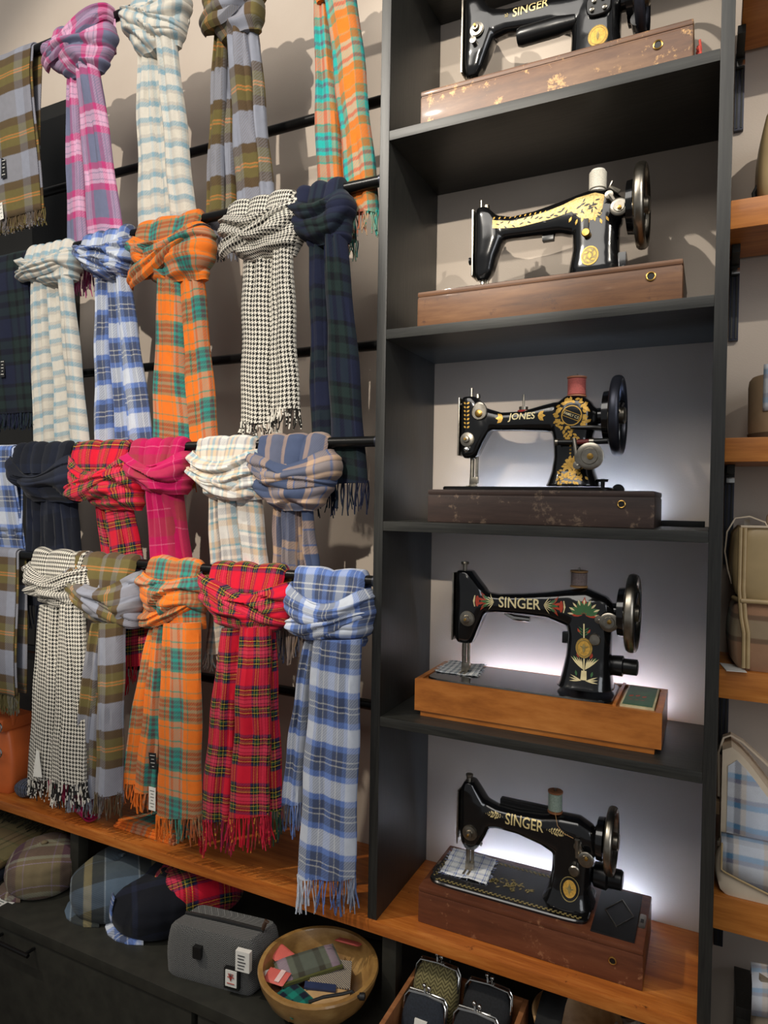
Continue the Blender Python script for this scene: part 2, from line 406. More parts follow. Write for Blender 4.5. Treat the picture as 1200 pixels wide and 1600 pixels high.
def loop_mesh(m, xc, zr, W, H, seed, n=4):
    """pleats laid over the rod: up the back, across the top, down the front"""
    path = [(YF+.026, zr-.07), (YF+.024, zr-.03)]
    for a in range(0, 181, 15):
        t = math.radians(a); path.append((YF+.0165*math.cos(t), zr+.0165*math.sin(t)))
    path += [(YF-.022, zr-.016), (YF-.026, zr-.035), (YF-.027, zr-.055), (YF-.025, zr-.45*H)]
    K = 72; rows, uvs = [], []; v = 0
    for i, (y, z) in enumerate(path):
        if i: v += math.hypot(y-path[i-1][0], z-path[i-1][1])
        d0 = path[max(0, i-1)]; d1 = path[min(len(path)-1, i+1)]
        ty, tz = d1[0]-d0[0], d1[1]-d0[1]; L = math.hypot(ty, tz); ny, nz = -tz/L, ty/L
        if i > 1 and ny*0+1: pass
        # outward normal points away from the rod centre
        if (y-YF)*ny + (z-zr if i < 15 and i > 1 else 0)*nz < 0: ny, nz = -ny, -nz
        ww = W*(.92 if i < 15 else .92-.05*(i-15)); ro, ur = [], []
        for k in range(K+1):
            s = -1+2*k/K
            g = n*(s+1)/2 + .16*math.sin(seed*7+2.2*s+i*.05); h = abs(math.sin(PI*g))**.55
            edge = min(1, (1-abs(s))/.07)
            o = (.0085*h + .004*fbm(s*2+seed, i*.12, 4))*edge - .006*(1-edge)
            ro.append((xc+s*ww/2+.002*math.sin(i*.3+seed+s*3), y+ny*o, z+nz*o)); ur.append((seed*.07+(s+1)/2*W*1.5, v+seed*.03))
        rows.append(ro); uvs.append(ur)
    m.grid(rows, uvs)

def cowl_mesh(m, xl, xr, zr, zb, nl, nr, seed, folds, tilt, sag):
    W = xr-xl; H = zr-zb; n, K = 64, 72; rows, uvs = [], []
    nw = max(.35, (nr-nl)/W); ncx = (nl+nr)/2; cx0 = (xl+xr)/2
    prof = [(0, .90), (.14, 1.0), (.38, 1.0), (.62, .86), (.85, nw*.5+.40), (1, nw*1.02)]
    dp = [(0, .038), (.25, .050), (.55, .050), (.85, .036), (1, .021)]
    def ip(tab, t):
        for (a, b), (c, d) in zip(tab, tab[1:]):
            if t <= c:
                k = (t-a)/(c-a); k = k*k*(3-2*k); return b+(d-b)*k
        return tab[-1][1]
    for i in range(-3, n+1):
        t = max(0, i)/n; inn = max(0, -i)
        w = W*ip(prof, t)/2; df = ip(dp, t); cx = cx0+(ncx-cx0)*(t**1.2); ro, ur = [], []
        for k in range(K):
            a = 2*PI*k/K; c, s_ = math.cos(a), math.sin(a); s = -c
            fr = max(0, s_)
            warp = tilt*1.5*s + .25*math.sin(2.1*s+seed) + .75*fbm(s*1.1+seed, t*1.2, seed*1.7)
            g = folds*t + warp + seed*.37
            f = g-math.floor(g); sc = (f**.8)*(1-f**9)*1.4
            g2 = folds*1.9*t - tilt*1.3*s + .6*fbm(s*1.6, t*2, seed+9); f2 = abs(math.sin(PI*g2))**.7
            env = min(1, t*7)*min(1, (1-t)*5+.25)
            o = (.0175*sc + .0045*f2 - .007 + .010*fbm(s*1.4+seed*3, t*1.8, 2))*env
            z = zr - .10*H - t*H*.90 - (sag*(1-t)**1.4*(1-s*s)*H - tilt*.05*H*s*(1-t))*fr
            z += .0035*fbm(s*2+seed, t*4, 7)
            x = cx + s*(w + o*.5*abs(s) - inn*.0015); yy = YF-.006 - (df+o-inn*.0045)*fr**.62 if s_ > 0 else YF-.006 + (.022*(1-.6*t))*abs(s_)**.7
            if inn: z -= .0025*inn*inn*.4
            ro.append((x, yy, z)); ur.append((t*H*1.7+seed*.11, seed*.05+(s+1)/2*W*1.25+(0 if s_ > 0 else .02)))
        rows.append(ro); uvs.append(ur)
    m.grid(rows, uvs, True, True)

def wrap_mesh(m, xl, xr, zr, zb, seed, tilt, hk, at):
    """a flat turn of cloth crossing the front of the knot on a slant"""
    W = (xr-xl)*.97; H = zr-zb; n, K = 22, 64; rows, uvs = [], []; cx0 = (xl+xr)/2
    for i in range(n+1):
        t = i/n; ro, ur = [], []
        for k in range(K):
            a = 2*PI*k/K; c, s_ = math.cos(a), math.sin(a); s = -c; fr = max(0, s_)
            hh = hk*H*(.55+.45*(1-abs(s)**2))*(1+.25*math.sin(seed*3+s*2))
            g = 1.7*t + .5*tilt*s + .5*fbm(s*1.3+seed*2, t, 5)+seed; f = g-math.floor(g)
            o = (.010*(f**.8)*(1-f**8)*1.3 + .010*math.sin(PI*t)**.6*1.0 - .002)*min(1, t*8+.15)*min(1, (1-t)*8+.1)
            z = zr - at*H + tilt*.34*H*s*(1 if s_ > 0 else .3) - (t-.5)*hh - .10*H*(1-s*s)*fr + .004*fbm(s*2+seed, t*2, 1)
            w = W/2*(1.0-.16*max(0, (zr-z)/H-.35)); df = .047-.010*max(0, (zr-z)/H-.5)
            ro.append((cx0+s*(w+o*.4*abs(s)), (YF-.006-(df+o)*fr**.60) if s_ > 0 else YF-.006+.018*abs(s_)**.7, z))
            ur.append((t*hh*1.4+seed*.17, seed*.09+(s+1)/2*W*1.25))
        rows.append(ro); uvs.append(ur)
    m.grid(rows, uvs, True, True)

def scarf(label, cloth, row, knot, tails, fr=None, seed=1., folds=3.2, tilt=.25, sag=.3, pleats=4, group=None, name='scarf', wrap=None):
    """knot = pixel box (xl, xr, ytop, ybottom, neckl, neckr); tails = list of lists of strips; fr = fringe length per tail"""
    zr = ZF[row]; mat = T[cloth]
    xl, xr, yt, yb, nl, nr = knot
    ym = (yt+yb)/2
    a, b = un(xl, ym, 1, -.275).x, un(xr, ym, 1, -.275).x
    zb = un((xl+xr)/2, yb, 1, -.30).z; n0, n1 = un(nl, yb, 1, -.285).x, un(nr, yb, 1, -.285).x
    t = thing(name, label, 'scarf', ((a+b)/2, YF, zr), group or 'tartan scarves on rods')
    H = zr-zb
    m = MB(); loop_mesh(m, (a+b)/2, zr, (b-a)*.88, H, seed, pleats); m.build('loop', mat, t)
    m = MB(); cowl_mesh(m, a, b, zr, zb, n0, n1, seed, folds, tilt, sag); m.build('knot', mat, t)
    if wrap:
        m = MB(); wrap_mesh(m, a, b, zr, zb, seed, *wrap); m.build('wrap', mat, t)
    for ti, strips in enumerate(tails):
        m = MB(); fm = MB(); u0 = seed*.043+ti*.05
        for si, s in enumerate(strips):
            ring, uvr, wb = strip_mesh(m, s, row, u0, seed*1.7+si*2.1+ti*.9, zr+seed*.02+ti*.047+.009*math.sin(si*2.3+seed))
            u0 += wb*.75
            if fr and fr[ti]: fringe(fm, ring, uvr, seed+si+ti*5, fr[ti], row=row)
        o = m.build('tail', mat, t)
        if fr and fr[ti]: fm.build('fringe', mat, o)
    return t

def drape(label, cloth, row, xl, xr, yfront, yback, fr, seed, layers=2):
    """a folded scarf laid flat over the rod, long side in front"""
    zr = ZF[row]; mat = T[cloth]
    t = thing('scarf', label, 'scarf', (un(xl, 800, 1, -.28).x, YF, zr), 'folded scarves at the left rod ends')
    for L in range(layers):
        o = .0125 + .0045*(layers-1-L)
        x0 = un(xl, (yfront+300)/2, 1, -.285).x; x1 = un(xr, yfront*.5+200, 1, -.285).x + L*.006
        zf = un(xr, yfront, 1, -.285).z + L*.004; zb_ = un(xr, yback, 1, -.25).z + L*.02
        path = [(YF+o+.003*0, zb_+(zr-zb_)*i/14) for i in range(15)]
        path += [(YF+o*math.cos(math.radians(a)), zr+o*math.sin(math.radians(a))) for a in range(15, 180, 15)]
        path += [(YF-o-.004*math.sin(PI*i/30)+(max(0, row_y(zr-(zr-zf)*i/30, row)+.280) if row < 3 else 0), zr-(zr-zf)*i/30) for i in range(31)]
        K = 16; rows, uvs = [], []; v = 0
        for i, (y, z) in enumerate(path):
            if i: v += math.hypot(y-path[i-1][0], z-path[i-1][1])
            rows.append([(x0+(x1-x0)*k/K - .004*math.sin(i*.21+seed)*(k/K), y+.0012*math.sin(k*.9+seed+i*.2), z) for k in range(K+1)])
            uvs.append([(seed*.05+(x1-x0)*k/K, v+seed*.02) for k in range(K+1)])
        for r_ in rows: pass
        m = MB(); m.grid(rows, uvs)
        # folded edge closes the layer on its right side
        ob = m.build('layer', mat, t)
        sm = ob.modifiers.new('thick', 'SOLIDIFY'); sm.thickness = .0030; sm.offset = 0
        if fr:
            fm = MB(); fringe(fm, [rows[-1][k] for k in range(K+1)]+[rows[-1][k] for k in range(K-1, 0, -1)], [uvs[-1][k] for k in range(K+1)]+[uvs[-1][k] for k in range(K-1, 0, -1)], seed+L, fr, 380)
            fm.build('fringe', mat, ob)
    return t
def card(parent, name, c, w, h, mat, ang=0, lines=0, ty=0., ink_m=None):
    """thin card facing the room, with small printed lines"""
    c = Vector(c); ca, sa = math.cos(ang), math.sin(ang)
    def P(u, v, d=0): return (c.x+u*ca-v*sa, c.y-d+ty*v, c.z+u*sa+v*ca)
    m = MB(); q = [(-w/2, -h/2), (w/2, -h/2), (w/2, h/2), (-w/2, h/2)]
    m.add([P(u, v, 0) for u, v in q]+[P(u, v, .0008) for u, v in q], [(3, 2, 1, 0), (4, 5, 6, 7), (0, 1, 5, 4), (1, 2, 6, 5), (2, 3, 7, 6), (3, 0, 4, 7)])
    o = m.build(name, mat, parent, False)
    if lines:
        m = MB()
        for i in range(lines):
            v = h*(.34-.68*i/max(1, lines-1)); ww = w*(.34, .20, .28, .14)[i % 4]
            m.add([P(-ww, v-h*.014, .0011), (P(ww, v-h*.014, .0011)), P(ww, v+h*.014, .0011), P(-ww, v+h*.014, .0011)], [(0, 1, 2, 3)])
        m.build('print', ink_m or ink, o, False)
    return o
# ------------------------------------------------------------------ the scarves, row by row (pixel outlines -> real depth by row_y)
s = drape('olive and grey check scarf folded flat over the left end of the top rod', 'olive', 0, -40, 44, 318, 250, .05, 1.3)
p = unrow(6, 262, 0, -.0085); card(s, 'label_patch', p, .022, .06, tag_black, 0, 5, 0, tag_white)
p = unrow(2, 330, 0, -.0085); card(s, 'price_tag', p, .016, .05, tag_white, .15, 4)
scarf('pink, lilac and grey check scarf knotted at the left of the top rod', 'pink', 0, (76, 176, 26, 112, 112, 155),
      [[(113, 128, 104, 107, 143, 418, .004), (124, 134, 104, 134, 158, 418, .012)], [(122, 154, 102, 142, 198, 400, -.004)]], [.09, 0], 2.1, 2.3, .35, .15, 3, wrap=(.9, .42, .30))
scarf('white and pale aqua check scarf knotted on the top rod beside the pink one', 'cream', 0, (198, 292, -12, 72, 222, 276),
      [[(222, 240, 66, 219, 262, 400, .004), (236, 252, 66, 244, 288, 400, .010)], [(248, 276, 64, 272, 312, 380, -.003)]], None, 3.4, 2.6, -.3, .18, 3, wrap=(-.8, .40, .50))
scarf('brown, olive and grey-blue check scarf knotted on the top rod, tails above the houndstooth', 'olive', 0, (320, 408, -18, 48, 345, 402),
      [[(342, 358, 42, 322, 350, 372, .004), (352, 366, 44, 346, 372, 374, .012)], [(358, 386, 42, 374, 416, 360, -.003), (382, 402, 38, 404, 434, 360, .003)]], [.06, .05], 4.2, 2.2, .1, .2, 3, wrap=(.5, .40, .62))
scarf('orange and teal tartan scarf at the right end of the top rod', 'orange_b', 0, (492, 566, -112, -18, 494, 554),
      [[(492, 516, -24, 498, 546, 390, .006), (508, 530, -22, 522, 558, 380, .012)], [(506, 554, -24, 544, 594, 335, -.004)]], [.05, .055], 5.3, 2.6, -.2, .2, 3)

s = drape('dark navy and green check scarf folded flat over the left end of the second rod', 'watch', 1, -40, 42, 640, 600, .055, 2.4)
p = unrow(4, 575, 1, -.0085); card(s, 'label_patch', p, .02, .055, tag_black, 0, 5, 0, tag_white)
scarf('cream and aqua check scarf knotted at the left of the second rod', 'cream', 1, (34, 122, 366, 440, 56, 114),
      [[(57, 78, 420, 56, 90, 720, .003), (76, 100, 420, 86, 116, 720, .012)], [(96, 112, 416, 112, 141, 700, -.002)]], None, 1.7, 1.7, .1, .30, 5, wrap=(.25, .42, .60))
scarf('sky blue and navy check scarf knotted on the second rod left of the orange one', 'blue', 1, (124, 212, 348, 432, 156, 198),
      [[(156, 170, 428, 150, 181, 720, .002)], [(168, 190, 430, 176, 214, 720, .010), (186, 201, 426, 204, 243, 710, .002)]], None, 2.9, 2.6, -.5, .18, 4, wrap=(-1.0, .36, .55))
scarf('orange and green tartan scarf knotted in the middle of the second rod', 'orange', 1, (204, 326, 326, 440, 250, 318),
      [[(252, 286, 432, 239, 302, 735, -.002), (266, 284, 432, 268, 306, 740, .008)], [(282, 318, 426, 296, 346, 735, .003)]], [.05, .05], 1.2, 2.2, .45, .22, 3, wrap=(.95, .36, .55))
scarf('black and white houndstooth scarf knotted on the second rod with a bulky knot', 'hound', 1, (346, 474, 290, 400, 384, 456),
      [[(383, 436, 392, 377, 432, 662, .004)], [(432, 458, 390, 424, 469, 640, -.002)]], [.035, .05], 3.6, 2.8, .35, .16, 3, wrap=(.9, .36, .50))
scarf('dark navy and black check scarf knotted at the right end of the second rod', 'watch', 1, (456, 546, 282, 380, 484, 540),
      [[(486, 512, 372, 490, 524, 760, .004)], [(508, 542, 372, 520, 575, 755, -.002)]], [.075, .075], 4.7, 1.6, .2, .2, 3)

s = drape('pale blue check scarf folded over the left end of the third rod', 'blue', 2, -40, 16, 900, 840, .05, 3.7)
scarf('near-black navy scarf knotted at the left of the third rod', 'navy', 2, (14, 122, 682, 784, 50, 118),
      [[(50, 78, 776, 36, 70, 945, .004)], [(70, 102, 778, 62, 104, 945, .0), (94, 120, 776, 96, 132, 940, .006)]], [.07, .07], 1.1, 1.7, .1, .42, 5)
scarf('red tartan scarf knotted on the third rod beside the magenta one', 'red', 2, (106, 212, 676, 796, 155, 214),
      [[(155, 178, 790, 160, 200, 1060, .006)], [(168, 206, 786, 172, 236, 1040, -.002)]], [.05, .05], 2.6, 2.6, -.3, .30, 2, wrap=(.55, .32, .55))
scarf('plain magenta scarf knotted on the third rod', 'magenta', 2, (198, 300, 678, 772, 232, 286),
      [[(233, 270, 765, 232, 288, 1080, -.002)], [(262, 286, 765, 276, 306, 1080, .006)]], [.05, .05], 3.3, 1.8, .15, .30, 4)
scarf('cream, grey and tan check scarf knotted on the third rod, between magenta and slate', 'creamtan', 2, (298, 412, 674, 780, 330, 408),
      [[(330, 350, 772, 322, 352, 1020, .004), (344, 372, 776, 346, 386, 1020, -.002)], [(372, 408, 768, 384, 424, 1010, .002)]], [.05, .05], 4.4, 2.5, .3, .2, 2, wrap=(-.6, .34, .66))
scarf('slate blue and tan check scarf knotted at the right of the third rod', 'slate', 2, (392, 526, 672, 798, 430, 488),
      [[(430, 450, 790, 423, 446, 985, .004), (444, 466, 792, 442, 464, 985, -.001)], [(458, 474, 790, 460, 482, 975, .004), (470, 488, 784, 480, 504, 975, -.001)]], [.08, .08], 5.1, 2.6, -.15, .22, 3, wrap=(-.5, .34, .42))

s = drape('brown, olive and grey check scarf folded over the left end of the lowest rod', 'olive', 3, -30, 24, 1090, 1080, .06, 4.1)
h = scarf('black and white houndstooth scarf on the lowest rod, white tag at its hem', 'hound', 3, (44, 148, 856, 952, 68, 134),
      [[(68, 104, 944, 44, 92, 1216, .004)], [(98, 134, 942, 82, 136, 1222, -.002)]], [.062, .068], 2.2, 2.6, .3, .26, 3, wrap=(.7, .34, .48))
p = un(58, 1194, 1, -.312)
m = MB(); q = [un(x, y, 1, -.312) for x, y in ((57, 1172), (61, 1173), (66, 1215), (52, 1213))]
m.add(q+[Vector(v)-Vector((0, .001, 0)) for v in q], [(0, 1, 2, 3), (7, 6, 5, 4), (0, 4, 5, 1), (1, 5, 6, 2), (2, 6, 7, 3), (3, 7, 4, 0)]); m.build('price_tag', tag_white, h, False)
scarf('brown, olive and grey check scarf knotted on the lowest rod beside the houndstooth', 'olive', 3, (108, 226, 864, 978, 148, 196),
      [[(148, 168, 972, 110, 142, 1238, .005), (158, 176, 974, 132, 160, 1246, .010)], [(160, 197, 972, 150, 192, 1240, -.002)]], [.055, .065], 3.8, 1.7, -.55, .30, 4, wrap=(-.9, .36, .58))
h = scarf('orange and teal tartan scarf knotted on the lowest rod, left of the red one', 'orange', 3, (222, 322, 856, 982, 240, 314),
      [[(240, 262, 972, 190, 222, 1222, .008), (246, 268, 972, 212, 248, 1236, .004)], [(258, 314, 972, 246, 316, 1276, -.003)]], [.055, .065], 1.5, 2.6, .25, .10, 2, wrap=(.7, .32, .72))
p = un(239, 1189, 1, -.312); card(h, 'label_patch', p, .024, .04, tag_black, .1, 4, 0, tag_white)
p = un(238, 1248, 1, -.308); card(h, 'price_tag', p, .022, .058, tag_white, 0, 6)
scarf('red tartan scarf knotted on the lowest rod next to the light blue one', 'red', 3, (316, 460, 876, 988, 350, 424),
      [[(350, 382, 980, 313, 364, 1280, .003)], [(380, 424, 978, 360, 422, 1274, -.003), (412, 430, 976, 412, 442, 1264, .008)]], [.088, .082], 2.8, 2.4, -.4, .24, 3, wrap=(-.95, .34, .45))
scarf('light blue and navy check scarf knotted at the right end of the lowest rod', 'blue', 3, (448, 584, 880, 1008, 480, 564),
      [[(478, 496, 1000, 440, 474, 1255, .012)], [(492, 566, 998, 466, 556, 1370, -.003)]], [.075, .078], 4.9, 2.6, .2, .26, 2, wrap=(.5, .30, .62))
# ------------------------------------------------------------------ sewing machines
japan = NT('black_japanned_iron'); japan.set(.16, 0, 0, .6); japan.base(lin((14, 14, 15))); japan.bump(japan.noise(240, 2, japan.obj()), .04, .0004); japan = japan.m
gold = plain('gold_transfer', (214, 168, 78), .42, .35, .22, 220)
pale_gold = plain('pale_gold_transfer', (216, 196, 140), .42, .3, .2, 220)
dim_gold = plain('rubbed_gold_transfer', (150, 134, 84), .5, .3, .35, 180)
red_t = plain('red_transfer', (176, 62, 40), .5); green_t = plain('green_transfer', (60, 104, 62), .5); cream_t = plain('cream_transfer', (226, 210, 160), .5)
black_t = plain('black_transfer', (16, 15, 14), .4)
smooth_black = plain('black_bakelite', (16, 16, 17), .3, 0, .1, 60)

def loft_x(m, secs, yc, p=2.8):
    m.grid([superring((x, yc, (zb+zt)/2), Y, Z, hy, (zt-zb)/2, 28, p) for x, zb, zt, hy in secs], None, True, True)
def loft_z(m, secs, yc, p=2.8):
    m.grid([superring(((xl+xr)/2, yc, z), X, Y, (xr-xl)/2, hy, 28, p) for z, xl, xr, hy in secs], None, True, True)
def fused(mb, voxel=.0028, it=7):
    me = bpy.data.meshes.new('tmp'); me.from_pydata(mb.v, [], mb.f)
    bm = bmesh.new(); bm.from_mesh(me); bmesh.ops.recalc_face_normals(bm, faces=bm.faces[:]); bm.to_mesh(me); bm.free()
    o = bpy.data.objects.new('tmp', me); COL.objects.link(o)
    a = o.modifiers.new('r', 'REMESH'); a.mode = 'VOXEL'; a.voxel_size = voxel
    b = o.modifiers.new('s', 'SMOOTH'); b.iterations = it; b.factor = .5
    dg = bpy.context.evaluated_depsgraph_get(); ev = o.evaluated_get(dg); r = ev.to_mesh()
    m = MB(); m.add([v.co.copy() for v in r.vertices], [tuple(p.vertices) for p in r.polygons])
    ev.to_mesh_clear(); bpy.data.objects.remove(o); return m
def bvh(mb): return BVHTree.FromPolygons(mb.v, mb.f)
def decal(name, polys, tree, mat, parent, off=.0006, axis='y', z0=0., fallback=None):
    """polys: flat outlines (x, z); pressed on to the casting along the view of its front"""
    bm = bmesh.new()
    for poly in polys:
        try: bm.faces.new([bm.verts.new((p[0], 0, p[1])) for p in poly])
        except ValueError: pass
    bmesh.ops.triangulate(bm, faces=bm.faces[:])
    for _ in range(3):
        e = [e for e in bm.edges if e.calc_length() > .004]
        if not e: break
        bmesh.ops.subdivide_edges(bm, edges=e, cuts=1); bmesh.ops.triangulate(bm, faces=bm.faces[:])
    dead = []
    for v in bm.verts:
        if axis == 'y':
            hit = tree.ray_cast(Vector((v.co.x, -.6, v.co.z)), Vector((0, 1, 0)))
            if hit[0] is None: dead.append(v)
            else: v.co.y = hit[0].y-off
        else: v.co = Vector((v.co.x, v.co.z, z0+off))
    if dead: bmesh.ops.delete(bm, geom=dead, context='VERTS')
    m = MB(); m.bm(bm)
    return m.build(name, mat, parent, False) if m.f else None
def text_polys(txt, a, b, bold=.0, aspect=1., shear=0., squash=1.):
    """outline polygons of a word running from a to b (x, z) through its middle"""
    cu = bpy.data.curves.new('t', 'FONT'); cu.body = txt; cu.size = 1; cu.offset = bold; cu.shear = shear; cu.resolution_u = 3
    o = bpy.data.objects.new('t', cu); COL.objects.link(o)
    dg = bpy.context.evaluated_depsgraph_get(); ev = o.evaluated_get(dg); me = ev.to_mesh()
    vs = [v.co.copy() for v in me.vertices]; fs = [tuple(p.vertices) for p in me.polygons]; ev.to_mesh_clear(); bpy.data.objects.remove(o)
    x0 = min(v.x for v in vs); x1 = max(v.x for v in vs); y0 = min(v.y for v in vs); y1 = max(v.y for v in vs)
    dx, dz = b[0]-a[0], b[1]-a[1]; L = math.hypot(dx, dz); k = L/(x1-x0); ex = (dx/L, dz/L); ez = (-dz/L, dx/L); o_ = []
    for f in fs:
        o_.append([(a[0]+ex[0]*(vs[i].x-x0)*k+ez[0]*(vs[i].y-(y0+y1)/2)*k*squash, a[1]+ex[1]*(vs[i].x-x0)*k+ez[1]*(vs[i].y-(y0+y1)/2)*k*squash) for i in f])
    return o_
def leaf(x, z, L, ang, w=.4):
    c, s = math.cos(ang), math.sin(ang)
    pts = [(0, 0), (.3, w*.8), (.6, w), (1, 0), (.6, -w), (.3, -w*.8)]
    return [(x+L*(u*c-v*s*.5), z+L*(u*s+v*c*.5)) for u, v in pts]
def disc(x, z, r, n=20, k=1.): return [(x+r*math.cos(2*PI*i/n), z+r*k*math.sin(2*PI*i/n)) for i in range(n)]
def ringp(x, z, r0, r1, n=24, k=1.):
    o = []
    for i in range(n):
        a, b = 2*PI*i/n, 2*PI*(i+1)/n
        o.append([(x+r0*math.cos(a), z+r0*k*math.sin(a)), (x+r1*math.cos(a), z+r1*k*math.sin(a)), (x+r1*math.cos(b), z+r1*k*math.sin(b)), (x+r0*math.cos(b), z+r0*k*math.sin(b))])
    return o
def scroll(x, z, L, h, n, seed, flip=1):
    """run of little curled leaves"""
    r = random.Random(seed); o = []
    for i in range(n):
        t = i/(n-1); px = x+flip*L*t; e = math.sin(PI*min(1, t*1.1))*.8+.2
        for sgn in (1, -1):
            o.append(leaf(px, z+sgn*h*.12*e, h*.62*e, (sgn*(.9+r.uniform(-.3, .3)) if flip > 0 else PI-sgn*(.9+r.uniform(-.3, .3))), .45))
        o.append(disc(px, z, h*.12*e, 8))
    return o

def machine(label, zs, base, bed, body, plate, wheel, base_mat, yf=-.240, yb=-.050):
    """base: (xl, xr, height, style); body: dict of lofts"""
    xl, xr, h, style = base
    t = thing('sewing_machine', label, 'sewing machine', ((xl+xr)/2, -.145, zs), 'old sewing machines in the bookcase')
    yc = (yf+yb)/2; zt = zs+h
    m = MB()
    if style == 'stepped':
        m.box(xl, xr, yf, yb, zs+.012, zt-.004, 0)
        m.box(xl+.012, xr-.012, yf+.004, yb-.004, zs+.0002, zs+.0125, .001)
        for a in ((xl, xl+.012, yf+.012, yb-.012), (xr-.012, xr, yf+.012, yb-.012), (xl, xr, yf, yf+.012), (xl, xr, yb-.012, yb)): m.box(*a, zt-.0039, zt)
    else:
        m.box(xl, xr, yf, yb, zs+.0002, zt-.012, .004); m.box(xl+.0018, xr-.0018, yf+.0018, yb-.0018, zt-.014, zt-.010, 0)
        m.box(xl, xr, yf, yb, zt-.0105, zt, .004)
    m.build('base', base_mat, t)
    m = MB(); bz = zt+.007 if style != 'stepped' else zt+.003
    m.grid([superring(((bed[0]+bed[1])/2, (yf+yb)/2-.004, z), X, Y, (bed[1]-bed[0])/2-g, (yb-yf)/2-(.024 if style == 'moulded' else .012)-g, 40, 9) for z, g in ((zt-.004, .001), (bz-.0025, 0), (bz, .002))], None, True, True)
    m.build('bed', japan, t)
    m = MB(); yb_ = body.get('yc', -.145)
    loft_z(m, body['head'], yb_); loft_x(m, body['arm'], yb_); loft_z(m, body['pillar'], yb_)
    f = fused(m); f.build('arm', japan, t, auto=60); tree = bvh(f)
    m = MB(); x0, z0, z1 = plate
    m.box(x0-.0035, x0, yb_-.021, yb_+.021, z0, z1, .0012); m.build('face_plate', nickel, t)
    # handwheel
    wx, wz, R, rimw, kind = wheel
    m = MB(); pr = [(rimw*math.cos(a)*.95, R-rimw*.55+rimw*.55*math.sin(a)) for a in [2*PI*i/14 for i in range(14)]]
    rows = []
    for k in range(56):
        a = 2*PI*k/56; rows.append([Vector((wx+h_, yb_+r*math.cos(a), wz+r*math.sin(a))) for h_, r in pr])
    rows.append(rows[0]); m.grid(rows, None, True)
    w = m.build('handwheel', {'chrome': nickel, 'dark': steel}[kind], t)
    m = MB()
    if kind == 'dark' or R > .074:
        for k in range(3):
            a = 2*PI*k/3+.5
            m.tube([(wx, yb_+.014*math.cos(a), wz+.014*math.sin(a)), (wx, yb_+.035*math.cos(a+.12), wz+.035*math.sin(a+.12)), (wx, yb_+(R-.006)*math.cos(a), wz+(R-.006)*math.sin(a))], [.007, .0055, .0065], 8)
    else: m.lathe((wx-.004, yb_, wz), X, [(0, .01), (0, R-.008), (.005, R-.007), (.006, .01)], 40)
    m.build('spokes', japan, w)
    m = MB(); m.lathe((wx, yb_, wz), X, [(-.004, .005), (-.004, .017), (.012, .017), (.0145, .014), (.015, 0)], 28); m.build('hub', nickel, w)
    m = MB(); m.lathe((wx, yb_, wz), X, [(-.05, .017), (-.03, .017), (-.03, .030), (-.026, R*.62), (-.014, R*.64), (-.012, R*.55), (-.012, .02), (-.002, .016)], 36); m.build('pulley', japan, t)
    return t, tree, bz
def dial(parent, name, px, py, y, prof, mat, n=26, ydir=-1):
    p = un(px, py, 1, y); m = MB(); m.lathe(p, (0, ydir, 0), prof, n); return m.build(name, mat, parent)
def tension(parent, px, py, y, r):
    o = dial(parent, 'tension_dial', px, py, y, [(-.006, r*.4), (.002, r*.45), (.003, r), (.0045, r), (.005, r*.5), (.006, r*.55), (.0065, r*.92), (.008, r*.92), (.009, r*.5), (.013, r*.5), (.016, r*.42), (.017, .0)], nickel)
    p = un(px, py, 1, y); m = MB(); m.tube([(p.x, y-.014, p.z), (p.x, y-.021, p.z)], .0028, 8); m.build('nut', brass, o)
def winder(parent, px, py, y, r, arm=None):
    o = dial(parent, 'bobbin_winder', px, py, y, [(-.004, r*.3), (.001, r*.3), (.002, r), (.0055, r), (.007, r*.86), (.0072, r*.62), (.0095, r*.58), (.0096, .0)], nickel)
    dial(o, 'screw', px, py, y-.0098, [(0, r*.24), (.003, r*.22), (.004, 0)], brass, 12)
    if arm:
        a, b = un(arm[0], arm[1], 1, y+.003), un(px, py, 1, y+.003)
        m = MB(); m.tube([a, a.lerp(b, .5), b], [.006, .005, .005], 8); m.lathe(a, (0, -1, 0), [(-.01, .008), (.004, .008), (.005, .003), (.005, 0)], 16); m.build('lever', nickel, o)
def needle(parent, x, z0, z1, yc, dark=False):
    m = MB(); m.tube([(x, yc, z0+.02), (x, yc, z1+.018)], .0048, 10); m.tube([(x+.009, yc+.004, z0+.02), (x+.009, yc+.004, z1+.022)], .0036, 8); o = m.build('needle_bar', nickel, parent)
    m = MB(); m.tube([(x, yc, z1+.02), (x, yc, z1-.001)], [.0022, .001], 6); m.build('needle', chrome, o)
    m = MB(); m.box(x-.005, x+.014, yc-.004, yc+.006, z1+.008, z1+.022, .0015); m.box(x-.006, x-.001, yc-.022, yc+.012, z1+.0005, z1+.0035, .0008); m.box(x+.004, x+.009, yc-.022, yc+.012, z1+.0005, z1+.0035, .0008); m.box(x-.006, x+.009, yc-.002, yc+.01, z1+.0005, z1+.010, .001)
    m.build('presser_foot', nickel, parent)
def lock_ring(parent, px, py, y, r=.0075):
    p = un(px, py, 1, y); m = MB()
    m.lathe(p, (0, -1, 0), [(-.003, r*.72), (.0015, r*.72), (.002, r*.85), (.0015, r), (-.003, r)], 24); o = m.build('lock_ring', brass, parent)
    m = MB(); m.lathe(p, (0, -1, 0), [(-.002, r*.70), (.0003, r*.70), (.0003, 0)], 20); m.build('keyhole', black_t, o)
